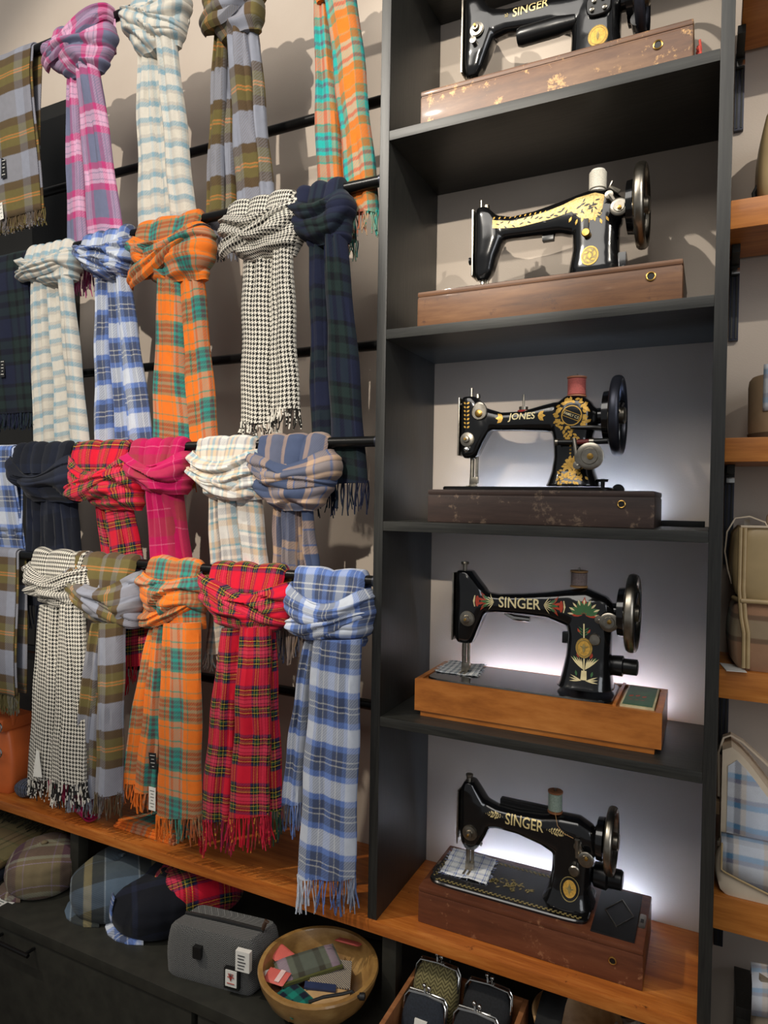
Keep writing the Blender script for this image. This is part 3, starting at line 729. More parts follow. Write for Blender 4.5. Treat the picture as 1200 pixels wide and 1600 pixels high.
def spool(label, px, y, zb, h, r, thread, flange=None):
    p = un(px, 800, 1, y); x = p.x
    t = thing('thread_spool', label, 'thread spool', (x, y, zb), None)
    fr = r*1.06 if flange else r*.80
    m = MB(); m.lathe((x, y, zb), Z, [(0, r*.3), (0, fr), (.003, fr), (.0045, r*.7), (h-.0045, r*.7), (h-.003, fr), (h, fr), (h, r*.28), (h-.004, r*.2)], 28); m.build('bobbin_core', flange or T_white, t)
    m = MB(); m.lathe((x, y, zb), Z, [(.0042, r*.68)]+[(.0045+(h-.009)*i/24, r*(.95+.035*(i % 2))) for i in range(25)]+[(h-.0042, r*.68)], 28); m.build('thread', thread, t)
    m = MB(); m.lathe((x, y, zb), Z, [(h-.004, .0022), (h+.006, .0022), (h+.007, 0)], 10); m.build('spool_pin', nickel, t)
T_white = plain('white_spool', (225, 220, 208), .5)
spool_wood = plain('spool_wood', (176, 134, 84), .5, 0, .15, 80)

# --- second shelf up from the plank: walnut based machine with lotus transfers
walnut = wood('amber_walnut', [(140, 78, 28), (176, 106, 44), (196, 126, 60)], 9, (2.2, 12, 9), .38, .2)
body4 = dict(yc=-.145,
    head=[(-.289, .126, .160, .018), (-.278, .120, .166, .023), (-.240, .119, .182, .026), (-.205, .119, .196, .027), (-.170, .119, .190, .027), (-.145, .120, .168, .026), (-.130, .124, .156, .022)],
    arm=[(.150, -.222, -.158, .024), (.180, -.222, -.174, .023), (.215, -.217, -.177, .022), (.27, -.217, -.172, .022), (.32, -.219, -.165, .024), (.36, -.232, -.157, .027), (.40, -.25, -.151, .029), (.44, -.24, -.166, .027), (.455, -.225, -.185, .02)],
    pillar=[(-.352, .343, .458, .052), (-.345, .348, .455, .048), (-.325, .354, .452, .040), (-.29, .361, .450, .035), (-.25, .364, .450, .033), (-.21, .358, .450, .031), (-.175, .355, .440, .029)])
b4 = (un(648, 1080, 1, -.235).x, un(1034, 1140, 1, -.235).x, .079, 'stepped')
t4, tr4, bz4 = machine('black sewing machine with colourful flower decoration on an amber walnut base', ZS[3], b4, (b4[0]+.018, .462), body4, (.1195, -.284, -.136), (.488, -.195, .078, .0105, 'chrome'), walnut, -.235, -.055)
needle(t4, un(723, 1000, 1, -.145).x+.004, -.29, bz4, -.145)
m = MB(); m.tube([(.138, -.145, -.135), (.138, -.145, -.118)], .004, 10); m.lathe((.138, -.145, -.118), Z, [(0, .008), (.003, .009), (.006, .008), (.007, 0)], 18); m.build('presser_screw', nickel, t4)
tension(t4, 731, 966, -.170, .0165)
winder(t4, 952, 972, -.182, .0185, (936, 968)); dial(t4, 'stitch_knob', 930, 999, -.180, [(-.004, .010), (.006, .0115), (.008, .010), (.0085, 0)], nickel)
def P_(px, py, y=-.172): q = un(px, py, 1, y); return (q.x, q.z)
decal('lettering', text_polys('SINGER', P_(778, 941), P_(844, 945), .012, squash=1.15), tr4, cream_t, t4)
for nm, mt, fn in (('red_flower', red_t, 0), ('green_leaf', green_t, 1), ('cream_line', cream_t, 2)):
    ps = []
    for (cx, cy, fl) in ((768, 941, -1), (852, 946, 1)):
        c = P_(cx, cy)
        for i in range(7):
            a = (i-3)*.32
            L = .023 if i % 2 else .027
            a2 = a if fl > 0 else PI-a
            if fn == 0 and i % 2 == 0: ps.append(leaf(c[0]+fl*.012, c[1], L*.9, a2, .22))
            if fn == 1 and i % 2: ps.append(leaf(c[0]+fl*.004, c[1], L*1.0, a2, .26))
            if fn == 2: ps.append(leaf(c[0]-fl*.004, c[1], L*.8, a2, .08))
        if fn == 0: ps += [[(c[0]+fl*(.032+.004*math.cos(a)), c[1]+.012*math.sin(a)) for a in [2*PI*q/12 for q in range(12)]]]
        if fn == 2: ps += [[(c[0]+fl*.036, c[1]-.012), (c[0]+fl*.038, c[1]-.012), (c[0]+fl*.041, c[1]), (c[0]+fl*.038, c[1]+.012), (c[0]+fl*.036, c[1]+.012), (c[0]+fl*.0385, c[1])]]
    c = P_(912, 962, -.178)
    for i in range(9):
        a = PI/2+(i-4)*.38
        if fn == 0 and i % 2 == 0: ps.append(leaf(c[0]+.003*math.cos(a), c[1]+.003*math.sin(a), .034 if i in (4,) else .027, a, .34))
        if fn == 1 and i % 2: ps.append(leaf(c[0]+.003*math.cos(a), c[1]+.003*math.sin(a), .030, a, .5))
        if fn == 2: ps.append(leaf(c[0]+.02*math.cos(a), c[1]+.02*math.sin(a), .013, a, .3))
    lo = P_(912, 1050, -.186); hi = P_(912, 975, -.180)
    if fn == 2:
        ps.append([(lo[0]-.0012, lo[1]), (lo[0]+.0012, lo[1]), (hi[0]+.0012, hi[1]), (hi[0]-.0012, hi[1])])
        ps.append([(lo[0]-.006, lo[1]-.016), (lo[0]+.006, lo[1]-.016), (lo[0]+.005, lo[1]+.002), (lo[0]-.005, lo[1]+.002)])
        for s_ in (-1, 1):
            for i in range(5): ps.append(leaf(lo[0]+s_*.002, lo[1]+.004, .022+.003*i, PI/2-s_*(.2+.16*i), .10))
            for i in range(3): ps.append(leaf(lo[0]+s_*.004, lo[1]-.017, .024, PI/2-s_*(1.2+.25*i), .10))
    for s_ in (-1, 1):
        if fn == 0: ps += [leaf(lo[0]+s_*.011, lo[1]+.026, .012, PI/2-s_*.3, .5), leaf(hi[0]+s_*.006, hi[1]-.020, .012, PI/2-s_*.6, .4)]
        if fn == 1: ps += [leaf(lo[0]+s_*.015, lo[1]+.018, .013, PI/2-s_*.6, .5), leaf(lo[0]+s_*.014, lo[1]-.010, .012, PI/2-s_*.2, .4)] + [leaf(hi[0]+s_*.001, hi[1]-.024+.005*i, .012, PI/2-s_*.9, .2) for i in range(3)]
    zones = {}
    for q in ps:
        gx = sum(p[0] for p in q)/len(q); gz = sum(p[1] for p in q)/len(q)
        zones.setdefault(0 if gx < .25 else 1 if gx < .372 and gz > -.215 else 2 if gz > -.262 else 3, []).append(q)
    for q in zones.values(): decal(nm, q, tr4, mt, t4, .0006+.0003*fn)
c = P_(912, 1013, -.182)
o = decal('medallion', [disc(c[0], c[1], .0165, 24, 1.22)], tr4, gold, t4, .0016)
decal('medallion_detail', ringp(c[0], c[1], .0125, .0136, 24, 1.22)+ringp(c[0], c[1], .0155, .0163, 24, 1.22)+[leaf(c[0], c[1]-.01, .020, PI/2, .3)]+[leaf(c[0], c[1], .010, PI/2+s_*1.1, .25) for s_ in (-1, 1)], tr4, dim_gold, o, .0024)
m = MB(); a = un(958, 1040, 1, -.135); m.lathe((.452, -.13, a.z), X, [(-.02, .016), (.0, .020), (.018, .021), (.02, .016), (.045, .016), (.047, .012), (.047, 0)], 28); m.build('motor', smooth_black, t4)
m = MB(); m.box(.36, .372, -.155, -.125, -.262, -.246, .002); m.build('reverse_knob', smooth_black, t4)
m = MB(); m.box(.352, .362, -.15, -.135, -.268, -.245, .002); m.build('belt_clip', smooth_black, t4)
a = un(808, 963, 1, -.135); m = MB(); m.tube([(a.x-.028, -.13, a.z+.004), (a.x-.005, -.135, a.z-.003), (a.x+.028, -.135, a.z-.004)], [.004, .007, .0065], 10); m.build('lamp_shade', chrome, t4)
m = MB(); m.tube([un(738, 995, 1, -.14), un(736, 1002, 1, -.14), un(738, 1006, 1, -.14)], [.0015, .003, .001], 8); m.build('take_up_lever', nickel, t4)
zt4 = ZS[3]+.079
m = MB(); m.box(.464, .470, -.231, -.059, zt4-.0045, zt4+.004, .001); m.build('divider', walnut, t4)
gt = thing('label_tin', 'small worn green tin with red lettering at the right end of the walnut base', 'tin', (.507, -.15, zt4-.004))
m = MB(); m.box(.476, b4[1]-.014, -.226, -.072, zt4-.0039, zt4+.004, .002); m.build('tin_body', plain('cream_tin_edge', (190, 178, 140), .5, 0, .2, 50), gt)
m = MB(); m.box(.480, b4[1]-.018, -.220, -.080, zt4+.004, zt4+.0046); m.build('tin_label', plain('green_tin_label', (54, 92, 66), .45, 0, .25, 60), gt, False)
decal('tin_print', [leaf(.487+.012*i, -.165+.004*(i % 2), .016, 1.2, .5) for i in range(3)]+[leaf(.486+.011*i, -.185, .011, .3, .3) for i in range(3)], None, red_t, gt, .0002, 'z', zt4+.0047)
spool('wooden spool of dull lilac thread on the walnut based machine', 907, -.145, -.151, .034, .0165, plain('lilac_thread', (140, 124, 120), .7, 0, .2, 400), spool_wood)
# cloth sample under the foot
def swatch(label, mat, quad, z, seed):
    """quad: pixel corners (back left, back right, front right, front left)"""
    pts = [un(x, y, 2, z) for x, y in quad]; n = 18; rows, uvs = [], []
    for i in range(n+1):
        ro, ur = [], []
        for j in range(n+1):
            u, v = j/n, i/n; p = (pts[0]*(1-u)+pts[1]*u)*(1-v)+(pts[3]*(1-u)+pts[2]*u)*v
            e = max(abs(u-.5), abs(v-.5))*2
            p.z += .0012+.0035*max(0, fbm(u*2.5+seed, v*2.5, 3)+.2)*(.4+e)
            p.x += .0035*fbm(u*9, v*9, seed)*e**6; p.y += .0035*fbm(u*9, v*9, seed+4)*e**6
            ro.append(p); ur.append((u*.11, v*.11))
        rows.append(ro); uvs.append(ur)
    c = sum(pts, Vector())/4
    t = thing('cloth_sample', label, 'cloth sample', (c.x, c.y, z))
    m = MB(); m.grid(rows, uvs); o = m.build('cloth', mat, t); s_ = o.modifiers.new('t', 'SOLIDIFY'); s_.thickness = .001
    fm = MB(); r = random.Random(seed)
    for i in range(60):
        u = r.random(); p = (pts[3]*(1-u)+pts[2]*u)+Vector((0, 0, .002))
        if i % 3 == 0: p = pts[0]*(1-u)+pts[3]*u+Vector((0, 0, .002))
        if i % 3 == 1: p = pts[1]*(1-u)+pts[2]*u+Vector((0, 0, .002))
        d = (p-c); d.z = 0; d = d.normalized()*.006
        fm.tube([p-d*.3, p+d*.5, p+d+Vector((r.uniform(-.002, .002), 0, .0005))], .0004, 4, True, lambda s, u=u: (u*.11, .1))
    fm.build('frayed_edge', mat, o)
sw4 = tartan('small_blue_check', [((226, 226, 222), 5), ((40, 50, 84), 2.4), ((150, 160, 170), 2), ((70, 84, 80), 2), ((214, 216, 216), 4)], bright=.95, fuzz=.0008)
swatch('small dark blue and white check cloth under the foot of the flower decorated machine', sw4, [(703, 1033), (757, 1040), (745, 1058), (680, 1050)], bz4, 3)
sw5 = tartan('small_white_check', [((238, 240, 242), 8), ((70, 96, 170), 2.6), ((210, 218, 230), 2.5), ((96, 110, 130), 1.4), ((238, 240, 240), 8)], bright=1.0, fuzz=.0008)

# --- bottom: red-brown case machine
redwood = wood('scuffed_red_brown', [(74, 40, 26), (98, 54, 34), (118, 70, 46)], 10, (1.5, 10, 10), .42, .15, (146, 100, 70), .585)
body5 = dict(yc=-.148,
    head=[(-.738, .152, .178, .017), (-.722, .144, .190, .024), (-.695, .140, .204, .027), (-.660, .140, .214, .027), (-.630, .140, .204, .026), (-.606, .142, .186, .024), (-.590, .150, .173, .020)],
    arm=[(.170, -.690, -.606, .025), (.195, -.688, -.622, .023), (.225, -.680, -.632, .022), (.27, -.682, -.634, .021), (.32, -.693, -.630, .024), (.36, -.71, -.620, .027), (.395, -.715, -.619, .028), (.42, -.70, -.632, .025), (.436, -.685, -.65, .018)],
    pillar=[(-.796, .322, .430, .047), (-.788, .328, .426, .044), (-.768, .336, .420, .036), (-.735, .342, .420, .031), (-.70, .343, .422, .029), (-.66, .340, .424, .027), (-.64, .345, .42, .025)])
b5 = (.0795, .529, .077, 'moulded')
t5, tr5, bz5 = machine('black sewing machine on a scuffed red-brown base with black lid plate', ZW, b5, (.090, .425), body5, (.1405, -.728, -.612), (.458, -.655, .066, .0085, 'chrome'), redwood, -.241, -.048)
needle(t5, .158, -.738, bz5, -.148)
m = MB(); m.lathe((.158, -.148, -.592), Z, [(0, .006), (.008, .006), (.010, .008), (.014, .008), (.015, 0)], 16); m.build('presser_screw', nickel, t5)
tension(t5, 735, 1300, -.172, .0165)
winder(t5, 916, 1342, -.184, .0155, (903, 1322)); dial(t5, 'stitch_knob', 898, 1359, -.180, [(-.004, .009), (.007, .011), (.009, .009), (.0095, 0)], nickel)
m = MB(); m.tube([un(902, 1312, 1, -.183), un(902, 1340, 1, -.185)], [.0055, .0045], 10); m.build('tension_post', nickel, t5)
decal('lettering', text_polys('SINGER', P_(789, 1280), P_(849, 1293), .012, squash=1.25), tr5, pale_gold, t5)
decal('small_lettering', text_polys('Manufactured in Great Britain', P_(783, 1262, -.165), P_(842, 1269, -.165), .008, squash=1.3), tr5, dim_gold, t5)
a, b = P_(787, 1279), P_(852, 1294)
decal('scroll', scroll(a[0]-.003, a[1]+.002, .036, .013, 9, 1, -1), tr5, pale_gold, t5); decal('scroll', scroll(b[0]+.003, b[1]-.002, .042, .013, 10, 2, 1), tr5, pale_gold, t5)
c = P_(889, 1391, -.188)
o = decal('medallion', [disc(c[0], c[1], .0195, 28, 1.25)], tr5, black_t, t5, .0008); decal('medallion_rim', ringp(c[0], c[1], .0175, .0188, 28, 1.25), tr5, dim_gold, o, .0013)
decal('medallion_centre', [disc(c[0], c[1], .0130, 24, 1.3)], tr5, gold, o, .0014); decal('medallion_detail', [leaf(c[0], c[1]-.011, .022, PI/2, .3)]+[leaf(c[0], c[1]-.002, .009, PI/2+s_*1.2, .3) for s_ in (-1, 1)], tr5, dim_gold, o, .0019)
ps = []
for i in range(64):
    x = .106+.30*i/63; ps += [leaf(x, -.209, .0085, .8 if i % 2 else -.4, .6), leaf(x, -.087, .008, -.8 if i % 2 else .4, .6)]
for i in range(18): ps += [leaf(.101, -.200+.006*i, .008, 1.2 if i % 2 else 2.2, .5)]
decal('bed_border', ps, None, dim_gold, t5, .0005, 'z', bz5); ps = []
for i in range(46):
    r = random.Random(i); u = r.uniform(-1, 1); v = r.uniform(-1, 1)*(1-abs(u)); ps.append(leaf(.255+u*.046, -.160+v*.030, .011, r.uniform(0, 6), .4))
decal('bed_scroll', ps, None, dim_gold, t5, .0005, 'z', bz5)
zt5 = ZW+.077
m = MB(); m.box(.432, .512, -.228, -.062, zt5-.0005, zt5+.0035, .0015); m.build('lid_plate', plain('black_lid', (22, 22, 23), .4, 0, .15, 40), t5)
m = MB(); cx, cy = .476, -.145
q = [(cx, cy-.052), (cx+.027, cy-.004), (cx, cy+.046), (cx-.027, cy-.004)]
for i in range(4): m.tube([(q[i][0], q[i][1], zt5+.0045), (q[(i+1) % 4][0], q[(i+1) % 4][1], zt5+.0045)], .0011, 6)
m.build('wire_diamond', nickel, t5)
for x, nm in ((b5[0]+.010, 'clasp'), (b5[1]-.010, 'clasp')):
    m = MB(); m.grid([superring((x, -.150, z), X, Y, .0065-g, .024-g, 24, 5) for z, g in ((zt5, 0), (zt5+.0015, 0), (zt5+.002, .001))], None, True, True); o = m.build('clasp', nickel, t5)
    m = MB(); m.box(x-.003, x+.003, -.157, -.145, zt5+.0018, zt5+.0024); m.build('slot', black_t, o, False)
lock_ring(t5, 957, 1501, -.2415)
m = MB(); a = un(928, 1380, 1, -.13); m.lathe((.418, -.125, -.742), X, [(0, .016), (.006, .024), (.03, .026), (.034, .02), (.058, .0195), (.061, .016), (.061, 0)], 28); m.build('motor', smooth_black, t5)
m = MB(); m.box(.342, .36, -.12, -.10, -.735, -.68, .004); m.build('lamp_switch', smooth_black, t5)
m = MB(); m.box(.225, .335, -.140, -.122, -.640, -.622, .003); m.build('arm_cover', smooth_black, t5)
m = MB(); m.tube([un(751, 1312, 1, -.16), un(752, 1318, 1, -.16), un(751, 1322, 1, -.16)], [.0015, .003, .001], 8); m.build('take_up_lever', nickel, t5)
m = MB(); p0 = un(868, 1268, 1, -.16)
m.tube([un(867, 1268, 1, -.170), un(871, 1290, 1, -.176), un(880, 1302, 1, -.182), un(896, 1310, 1, -.186)], .0006, 5); m.build('thread_line', spool_wood, t5)
spool('wooden spool of pale green thread on the bottom machine', 877, -.148, -.621, .044, .0145, plain('pale_green_thread', (150, 166, 152), .7, 0, .2, 400), plain('spool_brown', (150, 96, 60), .5))
swatch('white and blue check cloth piece under the foot of the bottom machine', sw5, [(709, 1326), (776, 1344), (760, 1383), (688, 1364)], bz5, 8)
# --- middle: dark scuffed case, leafy gold transfers, pink spool
darkwood = wood('scuffed_dark_brown', [(44, 32, 28), (60, 44, 38), (74, 56, 48)], 10, (1.5, 12, 12), .5, 0, (112, 92, 76), .565)
body3 = dict(yc=-.145,
    head=[(.114, .134, .158, .016), (.122, .128, .166, .022), (.15, .125, .180, .025), (.18, .125, .198, .026), (.21, .125, .190, .026), (.235, .126, .170, .025), (.248, .129, .160, .022)],
    arm=[(.155, .176, .238, .023), (.185, .174, .222, .022), (.215, .172, .212, .020), (.26, .171, .213, .020), (.305, .168, .224, .022), (.325, .165, .228, .024), (.36, .150, .232, .026), (.395, .16, .225, .026), (.415, .175, .21, .02)],
    pillar=[(.054, .312, .424, .046), (.060, .316, .420, .043), (.085, .324, .410, .035), (.115, .328, .404, .031), (.15, .326, .404, .030), (.175, .320, .410, .032), (.205, .322, .412, .033), (.225, .332, .402, .030), (.238, .348, .386, .022)])
b3 = (un(668, 790, 1, -.24).x, un(1023, 795, 1, -.24).x, .069, 'moulded')
t3, tr3, bz3 = machine('black sewing machine with leafy gold decoration and pink spool on a scuffed dark base', ZS[2], b3, (b3[0]+.018, .452), body3, (.1255, .120, .246), (.452, .196, .080, .0105, 'dark'), darkwood, -.240, -.052)
needle(t3, un(738, 730, 1, -.145).x, .115, bz3, -.145)
m = MB(); m.tube([(.146, -.145, .245), (.146, -.145, .268)], .0035, 10); m.lathe((.160, -.145, .246), Z, [(0, .006), (.008, .005), (.009, 0)], 12); m.build('presser_screw', nickel, t3)
m = MB(); a = un(748, 645, 1, -.175)
m.grid([[(a.x+.0165*c*k, -.170-d, a.z+(.024*s_ if s_ > 0 else .015*s_)*k) for c, s_ in [(math.cos(2*PI*i/24), math.sin(2*PI*i/24)) for i in range(24)]] for d, k in ((-.006, 1), (.003, 1), (.0042, .92))], None, True, True); o = m.build('cover_plate', nickel, t3)
dial(o, 'screw', 748, 646, -.174, [(-.002, .008), (.003, .008), (.0042, .006), (.0042, 0)], brass, 18)
tension(t3, 731, 687, -.168, .0155); dial(t3, 'thread_knob', 731, 703, -.168, [(-.004, .003), (.006, .005), (.012, .006), (.014, .003), (.014, 0)], chrome, 14)
m = MB(); m.tube([un(716, 634, 1, -.16), un(724, 631, 1, -.16)], .0025, 8); m.build('thread_eye', nickel, t3)
winder(t3, 922, 713, -.200, .0265, (902, 727))
m = MB(); m.tube([un(870, 691, 1, -.188), un(900, 691, 1, -.188)], .0058, 12); m.tube([un(928, 690, 1, -.188), un(950, 689, 1, -.188)], .0058, 12); o = m.build('winder_shaft', smooth_black, t3)
m = MB(); m.tube([un(901, 691, 1, -.188), un(922, 690, 1, -.188)], .0052, 12); m.build('red_sleeve', plain('red_sleeve', (110, 38, 34), .5), o)
m = MB(); m.tube([un(921, 690, 1, -.188), un(928, 690, 1, -.188)], .0072, 12); m.tube([un(868, 691, 1, -.188), un(872, 691, 1, -.188)], .0072, 12); m.tube([un(897, 685, 1, -.193), un(900, 705, 1, -.196), un(903, 728, 1, -.198)], [.004, .0045, .005], 10); m.build('bracket', nickel, o)
m = MB(); m.tube([un(892, 668, 1, -.18), un(925, 668, 1, -.18), un(945, 670, 1, -.17)], [.003, .005, .006], 8); m.build('stop_lever', smooth_black, t3)
m = MB(); a = un(818, 640, 1, -.145); zt_ = .214; m.lathe((a.x, -.145, zt_-.004), Z, [(0, .0125), (.004, .0125), (.005, .011), (.005, 0)], 20); o = m.build('felt_pad', plain('red_felt', (150, 40, 36), .9), t3)
m = MB(); m.lathe((a.x, -.145, zt_), Z, [(.001, .009), (.008, .0095), (.009, .0022), (.034, .0022), (.035, 0)], 16); m.build('spare_spool_pin', nickel, o)
m = MB(); a = un(946, 757, 1, -.16); m.tube([(a.x-.006, -.155, bz3), (a.x-.006, -.155, bz3+.018)], .004, 10); m.lathe((a.x-.006, -.155, bz3+.012), Z, [(0, .010), (.005, .011), (.006, 0)], 16); m.lathe((a.x+.022, -.14, bz3-.004), (0, 1, 0), [(-.004, .012), (.004, .012)], 18); m.build('bed_clamp', smooth_black, t3)
decal('lettering', text_polys('JONES', P_(792, 652), P_(835, 650), .016, squash=1.0, shear=.12), tr3, cream_t, t3)
a, b = P_(780, 653), P_(844, 649)
ps = []
for c, s_ in ((a, -1), (b, 1)):
    for k in (-.7, 0, .7): ps.append(leaf(c[0]-s_*.006, c[1], .016, (0 if s_ > 0 else PI)+k, .5))
for i in range(7):
    p = P_(729, 632+i*6.2, -.165); ps += [leaf(p[0]+.002, p[1], .008, .5, .6), leaf(p[0], p[1], .007, 2.4, .6)]
c = P_(893, 649, -.177)
for i in range(64):
    r = random.Random(i+11); an = r.uniform(0, 2*PI); rr = r.uniform(.62, .98)*.034
    ps.append(leaf(c[0]+rr*math.cos(an), c[1]+rr*math.sin(an), .0105, an+r.choice((1.2, -1.2, 0.2)), .55))
for i in range(15):
    r = random.Random(i+90); p = P_(893+r.uniform(-10, 10), 681+r.uniform(-7, 10), -.177); ps.append(leaf(p[0], p[1], .010, r.uniform(0, 6), .5))
for i in range(4): p = P_(891, 697+i*5.5, -.177); ps.append(disc(p[0], p[1], .0022, 8))
for i in range(110):
    r = random.Random(i+300); v = r.random()**1.3; u = r.uniform(-1, 1); p = P_(892+u*(3+26*v), 717+v*38, -.180-.008*v); ps.append(leaf(p[0], p[1], .0095, r.uniform(0, 6), .5))
decal('gold_leaves', ps, tr3, gold, t3)
decal('gold_ring', ringp(c[0], c[1], .0185, .0205, 28), tr3, gold, t3, .0009)
o = decal('badge', [[(c[0]-.019, c[1]+.001), (c[0]+.013, c[1]-.0125), (c[0]+.019, c[1]-.001), (c[0]-.013, c[1]+.0125)]], tr3, gold, t3, .0011)
decal('badge_field', [[(c[0]-.0175, c[1]+.0015), (c[0]+.0127, c[1]-.011), (c[0]+.0175, c[1]-.0012), (c[0]-.0127, c[1]+.011)]], tr3, black_t, o, .0015)
decal('lettering', text_polys('FAMILY C.S', (c[0]-.0140, c[1]+.0060), (c[0]+.0140, c[1]-.0055), .01, squash=1.2), tr3, cream_t, o, .0020)
lock_ring(t3, 971, 788, -.2405)
spool('spool of salmon pink thread on the dark based machine', 897, -.145, .237, .041, .0185, plain('pink_thread', (206, 112, 104), .7, 0, .15, 400), plain('pink_spool', (196, 130, 96), .5))

# --- fourth shelf up: plain brown case, gold band along the arm, white spool
brownwood = wood('faded_brown', [(76, 47, 28), (108, 71, 42), (130, 91, 57)], 11, (1.4, 12, 12), .45, .1, (84, 54, 36), .60)
body2 = dict(yc=-.145,
    head=[(.498, .156, .178, .014), (.512, .150, .190, .020), (.545, .149, .200, .025), (.58, .149, .215, .026), (.61, .149, .212, .026), (.635, .150, .195, .025), (.652, .153, .178, .020)],
    arm=[(.175, .572, .645, .023), (.20, .576, .632, .022), (.23, .577, .624, .020), (.28, .575, .628, .021), (.33, .572, .637, .023), (.365, .560, .645, .026), (.40, .545, .651, .029), (.435, .56, .642, .027), (.452, .575, .625, .02)],
    pillar=[(.456, .340, .462, .050), (.465, .344, .458, .047), (.49, .350, .452, .038), (.53, .357, .448, .033), (.57, .356, .448, .031), (.61, .352, .448, .029), (.63, .358, .442, .027)])
b2 = (un(652, 480, 1, -.255).x, un(1067, 430, 1, -.255).x, .077, 'moulded')
t2, tr2, bz2 = machine('black sewing machine with a long gold band and white spool on a faded brown base', ZS[1], b2, (b2[0]+.018, .468), body2, (.1495, .506, .648), (.488, .604, .081, .0105, 'chrome'), brownwood, -.255, -.05)
needle(t2, .166, .50, bz2, -.145)
m = MB(); m.tube([(.160, -.145, .648), (.160, -.145, .672)], .0035, 10); m.lathe((.172, -.145, .650), Z, [(0, .007), (.010, .006), (.011, 0)], 12); m.build('presser_screw', nickel, t2)
m = MB(); p = un(738, 408, 1, -.15); m.lathe((.147, -.15, p.z), (-1, 0, 0), [(0, .004), (.006, .004), (.007, .008), (.010, .008), (.011, .003), (.013, 0)], 16); m.build('tension_dial', smooth_black, t2)
m = MB(); m.tube([un(738, 344, 1, -.15), un(745, 342, 1, -.15)], .0025, 8); m.build('thread_eye', nickel, t2)
winder(t2, 968, 324, -.182, .0175, (952, 305)); dial(t2, 'stitch_knob', 916, 365, -.178, [(-.004, .007), (.007, .0085), (.009, .007), (.0095, 0)], brass)
m = MB(); p = un(916, 352, 1, -.176); m.box(p.x-.005, p.x+.005, -.181, -.172, p.z-.012, p.z+.012, .002); m.build('stitch_slot', black_t, t2)
up = [(769, 343), (800, 343), (850, 330), (880, 318), (900, 308), (930, 300), (945, 304), (950, 318)]; dn = [(940, 336), (925, 345), (905, 340), (893, 330), (860, 341), (810, 353), (769, 356)]
pu = lambda L: [P_(x, y, -.172) for x, y in L]
band = [pu([up[i], up[i+1], dn[-2-i] if i < 6 else dn[0], dn[-1-i]]) for i in range(6)]
gold2 = plain('pale_gold_band', (206, 178, 112), .45, .25, .35, 320)
o = decal('gold_band', band, tr2, gold2, t2)
ps = []
for i in range(26):
    r = random.Random(i+50); t_ = i/25; x = 774+150*t_; yc_ = 349-27*t_**1.5; p = P_(x, yc_+r.uniform(-3, 3)*(1+t_), -.172); ps.append(leaf(p[0], p[1], .009+.004*t_, r.uniform(-.8, 1.2), .3))
for i in range(14):
    r = random.Random(i+150); p = P_(r.uniform(905, 945), r.uniform(305, 336), -.176); ps.append(leaf(p[0], p[1], .010, r.uniform(0, 6), .3))
decal('band_detail', ps, tr2, black_t, o, .0012)
ps = [leaf(*P_(893+i*9, 338 + (i % 2)*4), .012, -PI/2+.4*(i-3)*.4, .4) for i in range(7)]+[leaf(*P_(770+i*8, 342-i*1.0), .007, 1.2, .5) for i in range(16)]
decal('gold_edge', ps, tr2, gold, o, .0007)
c = P_(921, 399, -.182)
o = decal('medallion', [disc(c[0], c[1], .0175, 26, 1.15)], tr2, dim_gold, t2, .0008); decal('medallion_detail', ringp(c[0], c[1], .0150, .0170, 26, 1.15)+[leaf(c[0]+.008*math.cos(k), c[1]+.009*math.sin(k), .009, k+1.4, .4) for k in range(7)]+[leaf(c[0], c[1]-.007, .014, PI/2, .5)], tr2, gold, o, .0013)
m = MB(); p = un(857, 372, 1, -.145); m.box(p.x-.012, p.x+.012, -.152, -.138, .563, .574, .002); m.build('arm_screw', smooth_black, t2)
m = MB(); m.box(.446, .462, -.160, -.13, .455, .515, .002); m.build('motor_boss', japan, t2)
m = MB(); p = un(968, 300, 1, -.168); m.tube([p, un(953, 292, 1, -.172), un(957, 283, 1, -.172)], [.005, .004, .0025], 8); m.build('bobbin_arm', nickel, t2)
lock_ring(t2, 1017, 432, -.2555, .0085)
spool('spool of white thread on the gold banded machine', 923, -.145, .647, .042, .0175, plain('white_thread', (226, 220, 204), .7, 0, .08, 400))

# --- top shelf: worn leather-brown case, cut by the frame
wornwood = wood('worn_scraped_brown', [(70, 44, 27), (104, 69, 43), (134, 98, 66)], 8, (1.8, 8, 8), .42, .2, (198, 152, 94), .575)
body1 = dict(yc=-.145,
    head=[(.940, .124, .148, .014), (.955, .118, .160, .020), (.985, .117, .175, .025), (1.02, .117, .190, .026), (1.06, .117, .188, .026), (1.09, .117, .165, .025), (1.12, .122, .15, .02)],
    arm=[(.145, 1.00, 1.09, .023), (.175, 1.008, 1.075, .022), (.21, 1.013, 1.063, .021), (.26, 1.005, 1.058, .022), (.31, .995, 1.055, .024), (.345, .975, 1.052, .027), (.39, .97, 1.050, .029), (.425, .98, 1.045, .027), (.442, .99, 1.03, .02)],
    pillar=[(.872, .332, .456, .048), (.885, .338, .452, .045), (.91, .344, .446, .038), (.95, .346, .442, .034), (1.0, .346, .442, .031), (1.03, .35, .436, .028)])
b1 = (un(657, 170, 1, -.255).x, un(1083, 85, 1, -.255).x, .079, 'moulded')
t1, tr1, bz1 = machine('black sewing machine on a worn scraped base on the top shelf', ZS[0], b1, (b1[0]+.018, .462), body1, (.1175, .948, 1.115), (.480, 1.01, .074, .010, 'dark'), wornwood, -.255, -.05)
needle(t1, .132, .945, bz1, -.145)
tension(t1, 746, 48, -.170, .0150); dial(t1, 'thread_knob', 741, 66, -.170, [(-.004, .005), (.005, .006), (.010, .007), (.011, 0)], nickel, 14)
